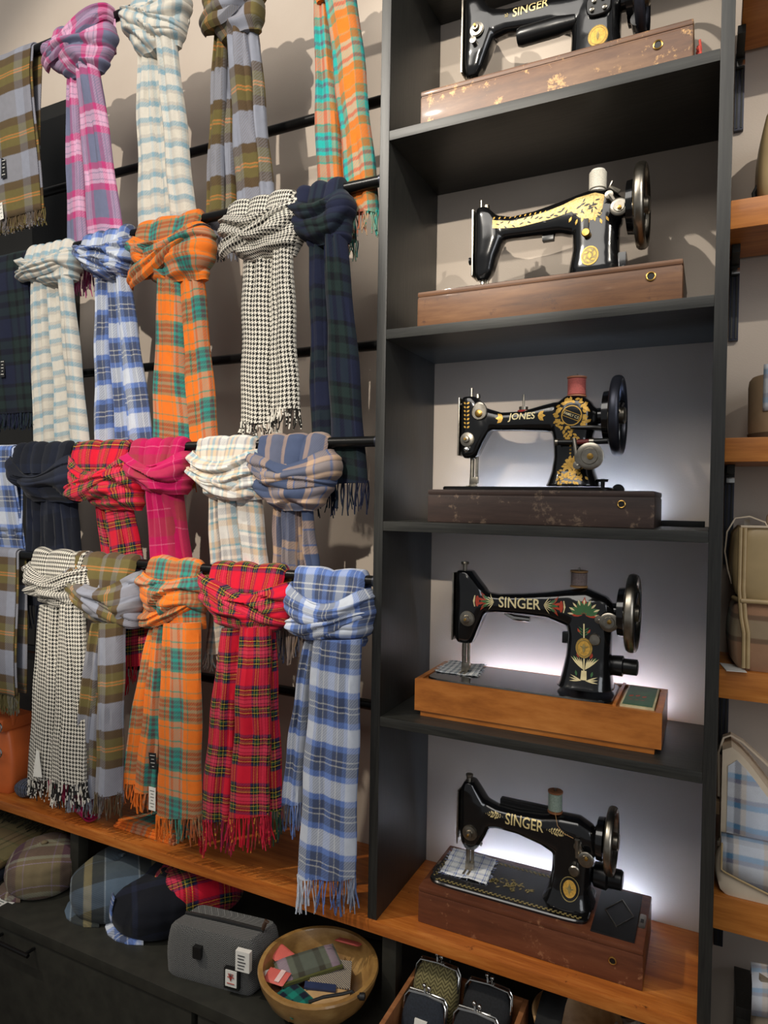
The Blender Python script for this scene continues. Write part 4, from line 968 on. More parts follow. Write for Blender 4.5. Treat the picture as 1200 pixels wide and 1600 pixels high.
decal('lettering', text_polys('SINGER', P_(800, 17), P_(856, 0), .012, squash=1.2), tr1, pale_gold, t1)
decal('scroll', scroll(P_(797, 18)[0]-.002, P_(797, 19)[1], .012, .008, 4, 4, -1), tr1, dim_gold, t1)
c = P_(934, 55, -.182); o = decal('medallion', [disc(c[0], c[1], .0190, 26, 1.18)], tr1, gold, t1, .0008); decal('medallion_detail', ringp(c[0], c[1], .0145, .0153, 26, 1.18)+ringp(c[0], c[1], .0178, .0186, 26, 1.18)+[leaf(c[0], c[1]-.010, .020, PI/2, .3)], tr1, dim_gold, o, .0013)
a, b = un(808, 66, 1, -.16), un(893, 40, 1, -.16)
m = MB(); m.lathe((a.x, -.16, .990), X, [(0, .008), (.002, .016), (.010, .019), (.085, .0185), (.10, .016), (.12, .014), (.12, 0)], 26); m.build('lamp_housing', smooth_black, t1)
p = un(936, 8, 1, -.178); m = MB(); m.grid([superring((p.x, y, p.z), X, Z, .024*k, .022*k, 24, 3) for y, k in ((-.165, 1), (-.182, 1), (-.184, .92))], None, True, True); o = m.build('stitch_plate', smooth_black, t1)
m = MB()
for dx, dz in ((-.012, -.010), (.012, -.012), (.008, .008), (-.008, .006)): m.lathe((p.x+dx, -.184, p.z+dz), (0, -1, 0), [(0, .0045), (.004, .0045), (.006, 0)], 12)
m.build('screw', nickel, o)
lock_ring(t1, 1028, 70, -.2555, .0085)
m = MB(); q = un(1000, 50, 1, -.14); m.tube([(.468, -.14, 1.02), (.470, -.14, .955), (.472, -.145, .94)], [.006, .007, .005], 8); m.lathe((.474, -.16, .955), (0, -1, 0), [(-.03, .012), (.01, .013), (.012, 0)], 14); m.build('crank_handle', smooth_black, t1)
m = MB(); m.box(.448, .462, -.165, -.135, .872, .925, .003); m.build('motor_boss', smooth_black, t1)
m = MB(); r = random.Random(5); q = un(1084, 68, 1, -.245)
rb = thing('red_ribbon', 'scrap of red wool tucked at the right end of the top base', 'ribbon', (b1[1]+.008, -.235, ZS[0]))
for i in range(12):
    z0 = r.uniform(.004, .04); m.tube([(b1[1]+.004, -.245+.002*i, ZS[0]+.004), (b1[1]+.009+r.uniform(0, .004), -.246+.0022*i, ZS[0]+z0*.6+.004), (b1[1]+.005+r.uniform(0, .005), -.247+.002*i, ZS[0]+z0+.006)], .0022, 6)
m.build('wool', plain('red_wool', (196, 78, 66), .9, 0, .2, 200), rb)

# --- light bars lying on the shelves behind the machines
led = emit('led_diffuser', (.56, .71, 1, 1), 64.0)
for zs, x0, x1, lb in ((ZS[2], .10, .612, 'black light bar glowing along the back of the dark machine shelf'), (ZS[3], .12, .545, 'black light bar glowing behind the amber walnut base'), (ZW, .12, .525, 'black light bar glowing behind the red-brown base')):
    t = thing('light_bar', lb, 'light', ((x0+x1)/2, -.02, zs))
    m = MB(); m.box(x0, x1, -.044, -.026, zs+.0002, zs+.012, .001); m.build('channel', plain('black_channel', (14, 14, 15), .35), t)
    x1e = x1 if zs != ZS[2] else .52
    m = MB(); m.box(x0+.01, x1e-.01, -.0405, -.0295, zs+.0121, zs+.0145); m.build('diffuser', led, t, False)
# ------------------------------------------------------------------ things on the counter under the plank
def cap(label, c, rx, ry, h, yaw, mat, brim_mat=None, panels=8, lean=0., cat='cap', uvs=1., button=True, tiltx=0.):
    cx, cy, cz = c; t = thing('flat_cap', label, cat, c, 'woollen caps on the counter'); ca, sa = math.cos(yaw), math.sin(yaw)
    n, K = 30, 72; rows, uv = [], []
    sd = cx*31+cy*17
    for i in range(n+1):
        t_ = i/n
        if t_ < .18: q = t_/.18; r = .78+.19*math.sin(q*PI/2); z = .26*h*q**1.3
        elif t_ < .42: q = (t_-.18)/.24; r = .97+.03*math.sin(q*PI); z = h*(.26+.30*q)
        else: q = (t_-.42)/.58; r = .97*max(0, math.cos(q*PI/2))**.72; z = h*(.56+.44*max(0, math.sin(q*PI/2))**.9)
        ro, ur = [], []
        for k in range(K):
            a = 2*PI*k/K; f = max(0, math.cos(a))
            seam = abs(math.sin(a*panels/2)); gr = 1-.035*(1-min(1, seam*5))*min(1, t_*4)*(1 if t_ < .97 else 0)
            x = rx*r*gr*math.cos(a); y = ry*r*gr*math.sin(a); zz = z*(1-.14*f*f*(1-.4*(1-r))) if t_ > .1 else z
            nn = .012*fbm(x*11+sd, y*11, zz*11+sd); x += nn; zz += nn*min(1, t_*5)
            X_ = cx+x*ca-y*sa; Y_ = cy+x*sa+y*ca
            Z_ = cz+zz+max(0, lean*(y/ry+1)*.5*h)+tiltx*max(0, (x/rx+1))*.5*h
            ro.append((X_, Y_, Z_)); ur.append((x*uvs, (y - zz*1.2*math.copysign(1, y))*uvs))
        rows.append(ro); uv.append(ur)
    m = MB(); m.grid(rows, uv, True, True); m.build('crown', mat, t, auto=70)
    rows, uv = [], []
    for i in range(9):
        q = -1+2*i/8; a = q*1.05; ro, ur = [], []
        e = .030*max(0, math.cos(q*PI/2))**.6
        for s_, dz in ((0, .012), (.5, .011), (1, .004), (1, .0005), (.5, .003), (0, .004)):
            x = (rx*.86+e*s_)*math.cos(a); y = (ry*.95+e*s_*.3)*math.sin(a); ro.append((cx+x*ca-y*sa, cy+x*sa+y*ca, cz+dz+.0002)); ur.append((x, y))
        rows.append(ro); uv.append(ur)
    m = MB(); m.grid(rows, uv, True, True); m.build('brim', brim_mat or mat, t)
    if button:
        m = MB(); zt = cz+h+max(0, lean*.5*h)+tiltx*.5*h; m.lathe((cx, cy, zt-.003), Z, [(0, .009), (.004, .0095), (.007, .006), (.008, 0)], 16); m.build('button', mat, t)
    return t
tw_mauve = tartan('mauve_grey_tweed', [((126, 112, 84), 34), ((152, 132, 150), 2), ((130, 116, 88), 18), ((92, 66, 74), 26), ((172, 164, 140), 3)],
                  [((128, 114, 88), 40), ((168, 150, 176), 3), ((120, 104, 84), 16), ((150, 152, 134), 14), ((92, 66, 74), 24)], bright=.9)
tw_blue = tartan('blue_grey_tweed', [((84, 100, 116), 40), ((150, 160, 168), 3), ((52, 56, 60), 30), ((150, 136, 96), 10)], [((88, 104, 120), 44), ((56, 60, 58), 26), ((62, 66, 60), 30)], bright=.9)
tw_navy = tartan('navy_plush', [((24, 26, 34), 70), ((36, 42, 62), 12), ((22, 24, 30), 40)], [((24, 26, 32), 80), ((34, 38, 56), 14)], bright=.95)
cap('greyish mauve checked woollen cap left of the black post', (-1.050, -.275, ZC), .100, .100, .120, -2.4, tw_mauve, uvs=1.0)
cap('blue-grey and khaki tweed cap right of the black post', (-.795, -.232, ZC), .128, .126, .128, -2.3, tw_blue)
cap('near-black plush cap with a pale blue plaid patch', (-.645, -.228, ZC), .132, .128, .122, -2.3, tw_navy, T['blue'])
cap('red tartan cap behind the grey tweed wash bag', (-.575, -.172, ZC+.030), .125, .108, .108, -2.2, T['red'], uvs=.75)
# pale blue patch on the dark cap
m = MB(); rows, uv = [], []
for i in range(9):
    ro, ur = [], []
    for j in range(9):
        a = 3.62+.62*j/8; r = 1.0-.10*max(0, (i/8-.5)); z = ZC+.018+.06*i/8
        ro.append((-.645+.138*r*math.cos(a), -.228+.133*r*math.sin(a), z+.012)); ur.append((j*.009, i*.009))
    rows.append(ro); uv.append(ur)
o = [q for q in bpy.data.objects if q.get('label', '').startswith('near-black plush')][0]
m.grid(rows, uv); pt = m.build('plaid_patch', T['blue'], o); sm = pt.modifiers.new('t', 'SOLIDIFY'); sm.thickness = .003

# grey tweed wash bag
tweed = herring('grey_tweed', (44, 44, 44), (118, 118, 116), .0022, .010)
leather_b = plain('black_leather', (20, 20, 20), .4, 0, .2, 90, .2)
bg_ = thing('wash_bag', 'charcoal herringbone tweed wash bag with zip and white price tag', 'bag', (-.375, -.33, ZC))
def rbox(m, fl, fr, bl, br, z0, z1, puff=.01, taper=.9, n=12):
    """soft box on a quadrilateral footprint, z0..z1"""
    c = (Vector(fl)+Vector(fr)+Vector(bl)+Vector(br))/4; rows, uv = [], []
    for i in range(n+1):
        t = i/n; k = (1-(1-taper)*t)+.04*math.sin(PI*t); e = min(1, t/.10, (1-t)/.10); k *= .94+.06*math.sqrt(max(0, e))
        q = []; u = []
        cor = [Vector(fl), Vector(fr), Vector(br), Vector(bl)]; d = 0
        for s in range(4):
            a, b = cor[s], cor[(s+1) % 4]
            for j in range(10):
                v = j/10; p = a.lerp(b, v); rr = min(v, 1-v); p2 = c+(p-c)*(1+puff*4*v*(1-v)*math.sin(PI*t)*2 - .05*max(0, 1-rr/.08))
                p2 = c+(p2-c)*k; q.append((p2.x, p2.y, z0+(z1-z0)*t)); u.append((d+(b-a).length*v, z0+(z1-z0)*t))
            d += (b-a).length
        rows.append(q); uv.append(u)
    m.grid(rows, uv, True, True)
FL, FR = Vector((-.482, -.392, 0)), Vector((-.262, -.362, 0)); dv = Vector((.012, .095, 0))
m = MB(); rbox(m, FL, FR, FL+dv, FR+dv, ZC+.0005, ZC+.122, .025, .95); m.build('body', tweed, bg_, auto=50)
m = MB(); m.tube([FL+dv*.5+Vector((.010, 0, ZC+.1225)), (FL+FR)/2+dv*.5+Vector((0, 0, ZC+.125)), FR+dv*.5+Vector((-.010, 0, ZC+.1225))], .005, 8); zp = m.build('zip', leather_b, bg_)
m = MB(); p = FR+dv*.5; m.tube([p+Vector((-.012, 0, ZC+.126)), p+Vector((-.006, -.004, ZC+.137)), p+Vector((-.002, -.002, ZC+.148)), p+Vector((.004, 0, ZC+.145))], [.004, .005, .005, .003], 8); m.build('zip_pull', plain('brown_leather_pull', (70, 50, 36), .6), zp)
ex = (FR-FL).normalized(); ny = Vector((ex.y, -ex.x, 0))
def onbag(u, v, d=.004): return FL.lerp(FR, u)+ny*(d+.0085)+Vector((0, 0, ZC+v))
def patch(parent, name, u, v, w, h, mat, d, nn=0):
    m = MB(); c = onbag(u, v, d)
    q = [c+ex*a+Vector((0, 0, b)) for a, b in ((-w/2, -h/2), (w/2, -h/2), (w/2, h/2), (-w/2, h/2))]
    m.add(q+[p-ny*.012 for p in q], [(0, 1, 2, 3), (7, 6, 5, 4), (0, 4, 5, 1), (1, 5, 6, 2), (2, 6, 7, 3), (3, 7, 4, 0)]); return m.build(name, mat, parent, False)
patch(bg_, 'leather_tab', .40, .078, .020, .026, leather_b, .004)
o = patch(bg_, 'woven_label', .80, .040, .036, .046, leather_b, .003)
o2 = patch(o, 'label_field', .80, .042, .028, .036, tag_white, .0045)
m = MB(); c = onbag(.80, .046, .0056)
for a in range(3):
    for s_ in ((-1,), (1,)): m.tube([c+Vector((0, 0, -.008)), c+ex*(s_[0]*.006*(a*.5))+Vector((0, 0, .008))], .0007, 4)
m.tube([c+ex*-.008+Vector((0, 0, .0)), c+ex*.008+Vector((0, 0, .0))], .0009, 4); m.tube([c+ex*-.009+Vector((0, 0, -.014)), c+ex*.009+Vector((0, 0, -.014))], .0009, 4)
m.build('label_emblem', plain('red_ink', (170, 70, 60), .6), o2)
tg = patch(bg_, 'price_tag', .955, .095, .034, .044, tag_white, .016)
m = MB()
for i in range(5): c = onbag(.955, .080+.007*i, .0168); m.tube([c-ex*.011, c+ex*(.004+.002*(i % 3))], .0009, 4)
m.build('print', ink, tg)

# turned wooden bowl
bowl_w = wood('turned_mango_wood', [(120, 86, 44), (160, 122, 68), (188, 152, 94)], 7, (4, 4, 9), .38, .25)
BX, BY = -.118, -.318
bo = thing('wooden_bowl', 'turned light wooden bowl holding small tweed pouches', 'bowl', (BX, BY, ZC))
m = MB(); m.lathe((BX, BY, ZC+.0003), Z, [(0, .055), (.004, .060), (.020, .086), (.045, .110), (.075, .125), (.094, .130), (.098, .128), (.098, .119), (.094, .117), (.075, .113), (.045, .096), (.022, .068), (.014, .03), (.013, 0)], 64); m.build('bowl', bowl_w, bo)
def pillow(m, px, py, z, L, Wd, th, ang, tilt=0., roll=0., p=5):
    """small soft pouch lying near the pixel (on height z)"""
    c = un(px, py, 2, z); ca, sa = math.cos(ang), math.sin(ang); n = 12; rows, uv = [], []
    for sgn in (1, -1):
        for i in range(n+1):
            ro, ur = [], []
            for j in range(n+1):
                u, v = -1+2*j/n, -1+2*i/n
                h = th/2*max(0, (1-abs(u)**p))**.5*max(0, (1-abs(v)**p))**.5*sgn
                x, y = u*L/2, v*Wd/2
                zz = h+x*tilt+y*roll
                ro.append((c.x+x*ca-y*sa, c.y+x*sa+y*ca, z+zz)); ur.append((x, y))
            rows.append(ro); uv.append(ur)
        m.grid(rows, uv); rows, uv = [], []
    return c
def pouch(name, label, mat, px, py, z, L, Wd, th, ang, tilt=0., roll=0., parts=(), cat='pouch', p=5):
    L *= 1.2; Wd *= 1.2; parts = [(a, b, c_*1.2, d*1.2, e*1.2, f*1.2, g, h) for a, b, c_, d, e, f, g, h in parts]
    c = un(px, py, 2, z); t = thing(name, label, cat, (c.x, c.y, z-th/2), 'small goods in the wooden bowl')
    m = MB(); pillow(m, px, py, z, L, Wd, th, ang, tilt, roll, p); m.build('body', mat, t)
    for (nm, mt, ox, oy, l2, w2, t2, dz) in parts:
        q = MB(); ca, sa = math.cos(ang), math.sin(ang)
        rows = []
        for (sx, sy) in ((-1, -1), (1, -1), (1, 1), (-1, 1)):
            x, y = ox+sx*l2/2, oy+sy*w2/2; rows.append(Vector((c.x+x*ca-y*sa, c.y+x*sa+y*ca, z+th/2+dz+x*tilt+y*roll)))
        q.add(rows+[r+Vector((0, 0, t2)) for r in rows], [(3, 2, 1, 0), (4, 5, 6, 7), (0, 1, 5, 4), (1, 2, 6, 5), (2, 3, 7, 6), (3, 0, 4, 7)], [(0, 0), (l2, 0), (l2, w2), (0, w2)]*2)
        q.build(nm, mt, t, False)
    return t
tw_a = tartan('grey_mauve_pouch_tweed', [((92, 98, 88), 16), ((58, 54, 46), 14), ((104, 108, 92), 14), ((178, 150, 170), 10)], [((96, 102, 90), 22), ((72, 70, 58), 16), ((150, 118, 140), 12)], tw=2400, twa=.22, bright=.95)
tw_b = herring('blue_tan_tweed', (70, 72, 84), (178, 164, 138), .0028, .5)
tw_c = herring('rust_tweed', (74, 42, 30), (150, 96, 72), .0022, .5)
tw_d = tartan('teal_navy_tweed', [((26, 124, 108), 8), ((24, 32, 48), 8)], [((30, 128, 112), 8), ((22, 30, 46), 8)], tw=2000, twa=.2)
tan_l = plain('tan_leather', (196, 160, 112), .5, 0, .1, 60); blue_l = plain('navy_leather', (42, 54, 86), .5)
pink_p = plain('salmon_paper', (206, 96, 86), .6, 0, .08, 40); pale_tape = plain('pale_tape', (222, 190, 184), .6)
zb_ = ZC+.060
pouch('rust_pouch', 'rust herringbone pouch lying at the bottom of the wooden bowl', tw_c, 462, 1556, zb_-.014, .11, .075, .02, -.5)
pouch('card_purse', 'blue-grey and tan tweed card purse with navy flap in the wooden bowl', tan_l, 512, 1541, zb_+.008, .080, .10, .012, .45, -.1, .1, [('tweed_front', tw_b, .004, .022, .072, .062, .003, .0005), ('flap', blue_l, -.012, -.012, .055, .014, .004, .001)])
pouch('zip_pouch', 'long grey and mauve checked zip pouch across the wooden bowl', tw_a, 482, 1508, zb_+.022, .115, .062, .020, .86, .05, .12, [('zip', plain('olive_zip', (82, 84, 44), .5), 0, -.030, .110, .004, .006, -.008), ('care_label', tag_white, -.070, .006, .022, .018, .001, -.008)])
pouch('round_coin_purse', 'round teal and navy tweed coin purse at the front of the wooden bowl', tw_d, 458, 1562, zb_+.006, .066, .052, .020, -.35, 0, .1, p=3)
pouch('paper_packet', 'salmon pink paper packet at the left of the wooden bowl', pink_p, 438, 1490, zb_+.024, .052, .030, .006, -.35, .0, .3)
pouch('paper_packet', 'small salmon packet with pale band by the white label in the bowl', pink_p, 432, 1526, zb_+.024, .046, .026, .006, -.05, .1, .3, [('tape', pale_tape, .008, 0, .010, .022, .001, .0005)])
pouch('paper_packet', 'salmon packet against the far side of the wooden bowl', pink_p, 545, 1472, zb_+.034, .050, .024, .006, .1, .0, -.4)
pouch('care_card', 'small white card at the front of the wooden bowl beside the teal purse', tag_white, 494, 1576, zb_+.004, .030, .016, .003, .25, 0, .2)
t = thing('curved_hook', 'thin black curved hook lying in the wooden bowl', 'hook', un(520, 1560, 2, zb_+.01))
m = MB(); z = zb_+.030
m.tube([un(482, 1566, 2, z-.006), un(505, 1558, 2, z), un(535, 1553, 2, z+.004), un(550, 1549, 2, z+.006), un(555, 1556, 2, z+.004), un(562, 1558, 2, z+.006)], .0034, 8); m.lathe(un(565, 1557, 2, z+.006), (1, .4, 0), [(-.006, .003), (-.004, .007), (.006, .007), (.008, .003)], 12); m.build('hook', plain('black_iron', (24, 24, 24), .5), t)

# tray of clasp purses
tray_w = wood('plain_pine', [(118, 74, 44), (150, 98, 60), (170, 118, 76)], 10, (2, 10, 10), .5)
cr = thing('wooden_tray', 'open wooden tray of clasp purses under the bookcase', 'tray', (.185, -.30, ZC))
m = MB(); m.box(.062, .308, -.412, -.19, ZC+.0005, ZC+.008); m.build('base', tray_w, cr, False)
for bx in ((.062, .072, -.412, -.19), (.298, .308, -.412, -.19), (.072, .298, -.412, -.402), (.072, .298, -.20, -.19)):
    m = MB(); m.box(bx[0], bx[1], bx[2], bx[3], ZC+.008, ZC+.078, .001); m.build('side', tray_w, cr)
def clasp_purse(label, cx, cy, z0, W, H, Dp, lean, mat, patchm=None):
    t = thing('clasp_purse', label, 'purse', (cx, cy, z0), 'clasp purses in the tray'); n, K = 18, 32; rows, uv = [], []
    for i in range(n+1):
        v = i/n; w = W/2*(.86+.20*max(0, math.sin(PI*min(1, v*1.05)))**.8-(.10*max(0, v-.7)/.3)); d = Dp/2*(.55+.6*max(0, math.sin(PI*v))**.7)*(1-.55*v)+.003
        if i == 0: w *= .8; d *= .6
        z = z0+.0005+H*v; ro, ur = [], []
        for k in range(K):
            a = 2*PI*k/K; c_, s_ = math.cos(a), math.sin(a)
            ro.append((cx+w*math.copysign(abs(c_)**.55, c_), cy+lean*v*H+d*math.copysign(abs(s_)**.8, s_), z)); ur.append((w*math.copysign(abs(c_)**.55, c_), z))
        rows.append(ro); uv.append(ur)
    m = MB(); m.grid(rows, uv, True, True); m.build('body', mat, t)
    m = MB(); yt = cy+lean*H
    for s_ in (-1, 1):
        pts = [(cx-W*.50, yt-lean*H*.35+s_*.006, z0+H*.64), (cx-W*.49, yt-lean*H*.1+s_*.005, z0+H*.90), (cx-W*.42, yt+s_*.004, z0+H*1.0), (cx, yt+s_*.003, z0+H*1.03), (cx+W*.42, yt+s_*.004, z0+H*1.0), (cx+W*.49, yt-lean*H*.1+s_*.005, z0+H*.90), (cx+W*.50, yt-lean*H*.35+s_*.006, z0+H*.64)]
        m.tube(pts, .0026, 8)
    fr = m.build('frame', chrome, t)
    m = MB()
    for s_ in (-1, 1):
        m.tube([(cx+s_*.003, yt+s_*.003, z0+H*1.03), (cx+s_*.005, yt-s_*.002, z0+H*1.03+.012)], .0018, 6)
        bm = bmesh.new(); bmesh.ops.create_uvsphere(bm, u_segments=14, v_segments=10, radius=.0045); m.bm(bm, Matrix.Translation((cx+s_*.006, yt-s_*.002, z0+H*1.03+.014)))
    m.build('clasp', chrome, fr)
    if patchm:
        m = MB(); yy = cy+lean*H*.5-Dp*.44-.0035
        q = [Vector((cx+a, yy+lean*b, z0+H*.5+b)) for a, b in ((-.013, -.013), (.013, -.013), (.013, .013), (-.013, .013))]
        m.add(q+[p+Vector((0, .005, 0)) for p in q], [(0, 1, 2, 3), (7, 6, 5, 4), (0, 4, 5, 1), (1, 5, 6, 2), (2, 6, 7, 3), (3, 7, 4, 0)]); o = m.build('sewn_patch', tag_white, t, False)
        m = MB(); 
        for a in range(3): m.tube([q[0].lerp(q[2], .2)+Vector((.002*a, -.0006, .004*a)), q[0].lerp(q[2], .8)+Vector((.002*a, -.0006, -.004*a))], .0008, 4)
        m.build('patch_print', plain('maroon_ink', (90, 40, 44), .6), o)
olive_h = herring('olive_herringbone', (76, 70, 46), (128, 120, 82), .0034, .008)
dark_t = plain('black_tweed', (22, 24, 28), .85, 0, .35, 260, .2); navy_t = plain('navy_tweed', (26, 32, 42), .85, 0, .35, 260, .2)
zt_ = ZC+.0085
clasp_purse('olive herringbone clasp purse at the back left of the wooden tray', .122, -.252, zt_, .096, .105, .055, .30, olive_h)
clasp_purse('black clasp purse with a pale sewn patch at the back right of the tray', .234, -.252, zt_, .096, .098, .05, .30, dark_t, True)
clasp_purse('dark navy clasp purse in front of the olive herringbone one', .126, -.322, zt_, .088, .090, .042, .25, navy_t, True)
clasp_purse('black clasp purse in front of the patched black one', .232, -.322, zt_, .088, .090, .042, .25, dark_t, True)
# shallow bowl at the right with dark item and fluffy ball
wick = wood('pale_turned_wood', [(150, 112, 70), (180, 142, 96), (200, 166, 120)], 6, (5, 5, 12), .5)
b2_ = thing('shallow_bowl', 'pale shallow wooden bowl half hidden under the plank right of the tray', 'bowl', (.405, -.19, ZC))
m = MB(); m.lathe((.405, -.19, ZC+.0003), Z, [(0, .045), (.015, .062), (.05, .082), (.078, .088), (.081, .084), (.078, .080), (.05, .072), (.02, .05), (.014, 0)], 48); m.build('bowl', wick, b2_)
t = thing('folded_black_cloth', 'black folded cloth draped over the rim of the shallow bowl', 'cloth', (.352, -.21, ZC+.08))
m = MB(); m.grid([[(.335+.012*j, -.255+.03*i+.004*math.sin(j), ZC+.085+.014*math.sin(PI*i/5)+.003*math.sin(j*2+i)) for j in range(5)] for i in range(6)]); o = m.build('cloth', plain('black_cloth', (20, 20, 20), .9), t); q = o.modifiers.new('t', 'SOLIDIFY'); q.thickness = .006
t = thing('fluffy_ball', 'cream fluffy wool ball beside the shallow bowl', 'ball', (.508, -.17, ZC+.0))
m = MB(); bm = bmesh.new(); bmesh.ops.create_icosphere(bm, subdivisions=4, radius=.042)
for v in bm.verts: v.co *= 1+.16*fbm(v.co.x*90, v.co.y*90, v.co.z*90)
m.bm(bm, Matrix.Translation((.508, -.17, ZC+.044))); m.build('wool', plain('cream_fluff', (210, 200, 180), 1, 0, .2, 200, .3), t)
# cables along the wall
cab_m = plain('black_cable', (16, 16, 16), .45)
def cable(label, pts, r=.003):
    P = [Vector(p) for p in pts]; sm = []
    for i in range(len(P)-1):
        p0, p1, p2, p3 = P[max(0, i-1)], P[i], P[i+1], P[min(len(P)-1, i+2)]
        for k in range(8):
            t = k/8; sm.append(.5*((2*p1)+(p2-p0)*t+(2*p0-5*p1+4*p2-p3)*t*t+(3*p1-p0-3*p2+p3)*t**3))
    sm.append(P[-1]); m = MB(); m.tube(sm, r, 8); o = m.build('cable', cab_m, None, label=label, cat='cable')
cable('black cable looping behind the wooden bowl', [(-.42, -.02, ZC+.006), (-.40, -.03, ZC+.06), (-.33, -.05, ZC+.10), (-.26, -.06, ZC+.085), (-.22, -.08, ZC+.03), (-.16, -.07, ZC+.005), (-.06, -.05, ZC+.005)], .0035)
cable('tangle of black cable by the right post behind the tray', [(.055, -.05, ZC+.004), (.07, -.10, ZC+.02), (.11, -.12, ZC+.05), (.08, -.08, ZC+.075), (.05, -.10, ZC+.05), (.09, -.13, ZC+.03), (.14, -.10, ZC+.07), (.18, -.04, ZC+.10), (.22, -.015, ZC+.14)], .004)

# folded throws with fringe at the far left
khaki = tartan('khaki_check', [((138, 124, 84), 30), ((92, 96, 66), 6), ((150, 132, 96), 20), ((80, 72, 50), 4)], [((134, 122, 82), 34), ((96, 98, 64), 6), ((118, 92, 64), 22)], bright=.9)
for k, (lb, z0, th, mt, dx) in enumerate((('dark folded wool throw at the bottom of the left stack', ZC+.0005, .026, T['navy'], 0), ('khaki checked wool throw with dark fringe on top of the left stack', ZC+.028, .026, khaki, -.012))):
    t = thing('folded_throw', lb, 'throw', (-1.34, -.2, z0), 'folded throws on the counter')
    m = MB(); rows, uv = [], []
    x0, x1, y0, y1 = -1.62, -1.165+dx, -.352+dx, -.06
    for i in range(25):
        ro, ur = [], []
        y = y0+(y1-y0)*i/24
        prof = [(x0, 0), (x1-.006, 0), (x1, th*.25), (x1+.001, th*.5), (x1, th*.8), (x1-.006, th), (x1-.06, th+.002), (x1-.15, th+.003), (x1-.3, th+.001), (x0, th)]
        for x, z in prof: ro.append((x+.003*fbm(y*20, z*40, k), y, z0+z+.002*fbm(x*12, y*12, k)*(1 if z > 0 else 0))); ur.append((x, y+z))
        rows.append(ro); uv.append(ur)
    m.grid(rows, uv, True, True); o = m.build('cloth', mt, t)
    if k == 1:
        fm = MB(); r = random.Random(9)
        for i in range(150):
            x = r.uniform(-1.5, x1-.005); y = y1-.02; z = z0+th+.003
            a = r.uniform(-.03, .03); L = r.uniform(.05, .10); up = r.uniform(.0, .035)
            fm.tube([(x, y, z), (x+a*.4, y-L*.3, z+up*.8+.003), (x+a, y-L*.7, z+up+.002), (x+a*1.4, y-L, z+up*.5+.002)], .0017, 5, True, lambda s, x=x: (x, .1))
        fm.build('fringe', plain('dark_olive_wool', (50, 48, 32), .95, 0, .3, 200), o)
for k, (px, py, lb) in enumerate(((4, 1408, 'small white checked label lying at the left edge of the counter'), (23, 1404, 'small white label lying on the counter beside the mauve cap'))):
    p = un(px, py, 2, ZC); t = thing('label_card', lb, 'label', (p.x, p.y, ZC))
    m = MB(); m.box(p.x-.018, p.x+.018, p.y-.02, p.y+.02, ZC+.0004, ZC+.0014); o = m.build('card', tag_white, t, False)
    m = MB()
    for i in range(4): m.box(p.x-.012, p.x+.012, p.y-.014+.008*i, p.y-.011+.008*i, ZC+.0014, ZC+.0017)
    m.build('print', plain('grey_ink', (110, 120, 120), .6), o, False)

# things lying on the plank at the left
orange_l = plain('orange_leather', (206, 104, 50), .42, 0, .06, 30, .1)
ob = thing('leather_bag', 'bright orange leather bag standing on the plank at the left edge', 'bag', (-1.37, -.2, ZW))
m = MB(); rbox(m, (-1.50, -.262, 0), (-1.238, -.25, 0), (-1.50, -.13, 0), (-1.25, -.13, 0), ZW+.0005, ZW+.185, .04, .84); m.build('body', orange_l, ob, auto=50)
m = MB(); m.box(-1.46, -1.262, -.255, -.15, ZW+.186, ZW+.222, .008); m.build('top_flap', orange_l, ob)
m = MB(); m.tube([(-1.268, -.22, ZW+.20), (-1.262, -.215, ZW+.26), (-1.30, -.21, ZW+.30), (-1.40, -.21, ZW+.31)], [.008, .010, .009, .009], 10); m.build('handle', orange_l, ob)
for z in (.13, .205):
    m = MB(); cx, cy, cz = -1.262, -.268, ZW+z; m.tube([(cx+.014*math.cos(2*PI*i/16), cy, cz+.014*math.sin(2*PI*i/16)) for i in range(17)], .0024, 8); m.build('ring', chrome, ob)
yarn_b = tartan('speckled_knit', [((70, 78, 100), 3), ((190, 190, 186), 1), ((48, 52, 66), 3)], [((60, 66, 84), 4), ((40, 44, 54), 3)], fuzz=.004)
for k, (px, py, r_, mt, lb) in enumerate(((34, 1237, .028, yarn_b, 'rolled speckled navy knit sock beside the orange bag'), (38, 1216, .022, plain('brown_knit', (62, 54, 46), .95, 0, .3, 200, .3), 'rolled brown knit sock behind the speckled one'), (22, 1232, .02, plain('charcoal_knit', (44, 46, 50), .95, 0, .3, 200, .3), 'rolled charcoal knit sock next to the orange bag'))):
    p = un(px, py, 2, ZW+.02); p.y = (-.225, -.165, -.185)[k]; p.x = (-1.19, -1.195, -1.222)[k]
    t = thing('rolled_sock', lb, 'sock', (p.x, p.y, ZW), 'rolled knit socks on the plank')
    m = MB(); m.grid([[(p.x+(r_*1.25)*math.cos(a)*sx, p.y+r_*h_*1.0, ZW+r_*.9+.0006+r_*.9*math.sin(a)*sx) for a in [2*PI*q/24 for q in range(24)]] for h_, sx in ((-1, .02), (-.97, .5), (-.8, .82), (-.4, .97), (0, 1), (.4, .97), (.8, .82), (.97, .5), (1, .02))], None, True, True); m.build('sock', mt, t)
rl = thing('rolled_scarf', 'rolled magenta wool scarf lying on the plank under the houndstooth fringe', 'scarf', (-1.0, -.22, ZW))
A, B = Vector((-1.13, -.170, ZW+.031)), Vector((-.885, -.252, ZW+.031)); ax = (B-A).normalized(); b1_ = Z; b2v = ax.cross(b1_).normalized()
rows, uv = [], []
N = 110
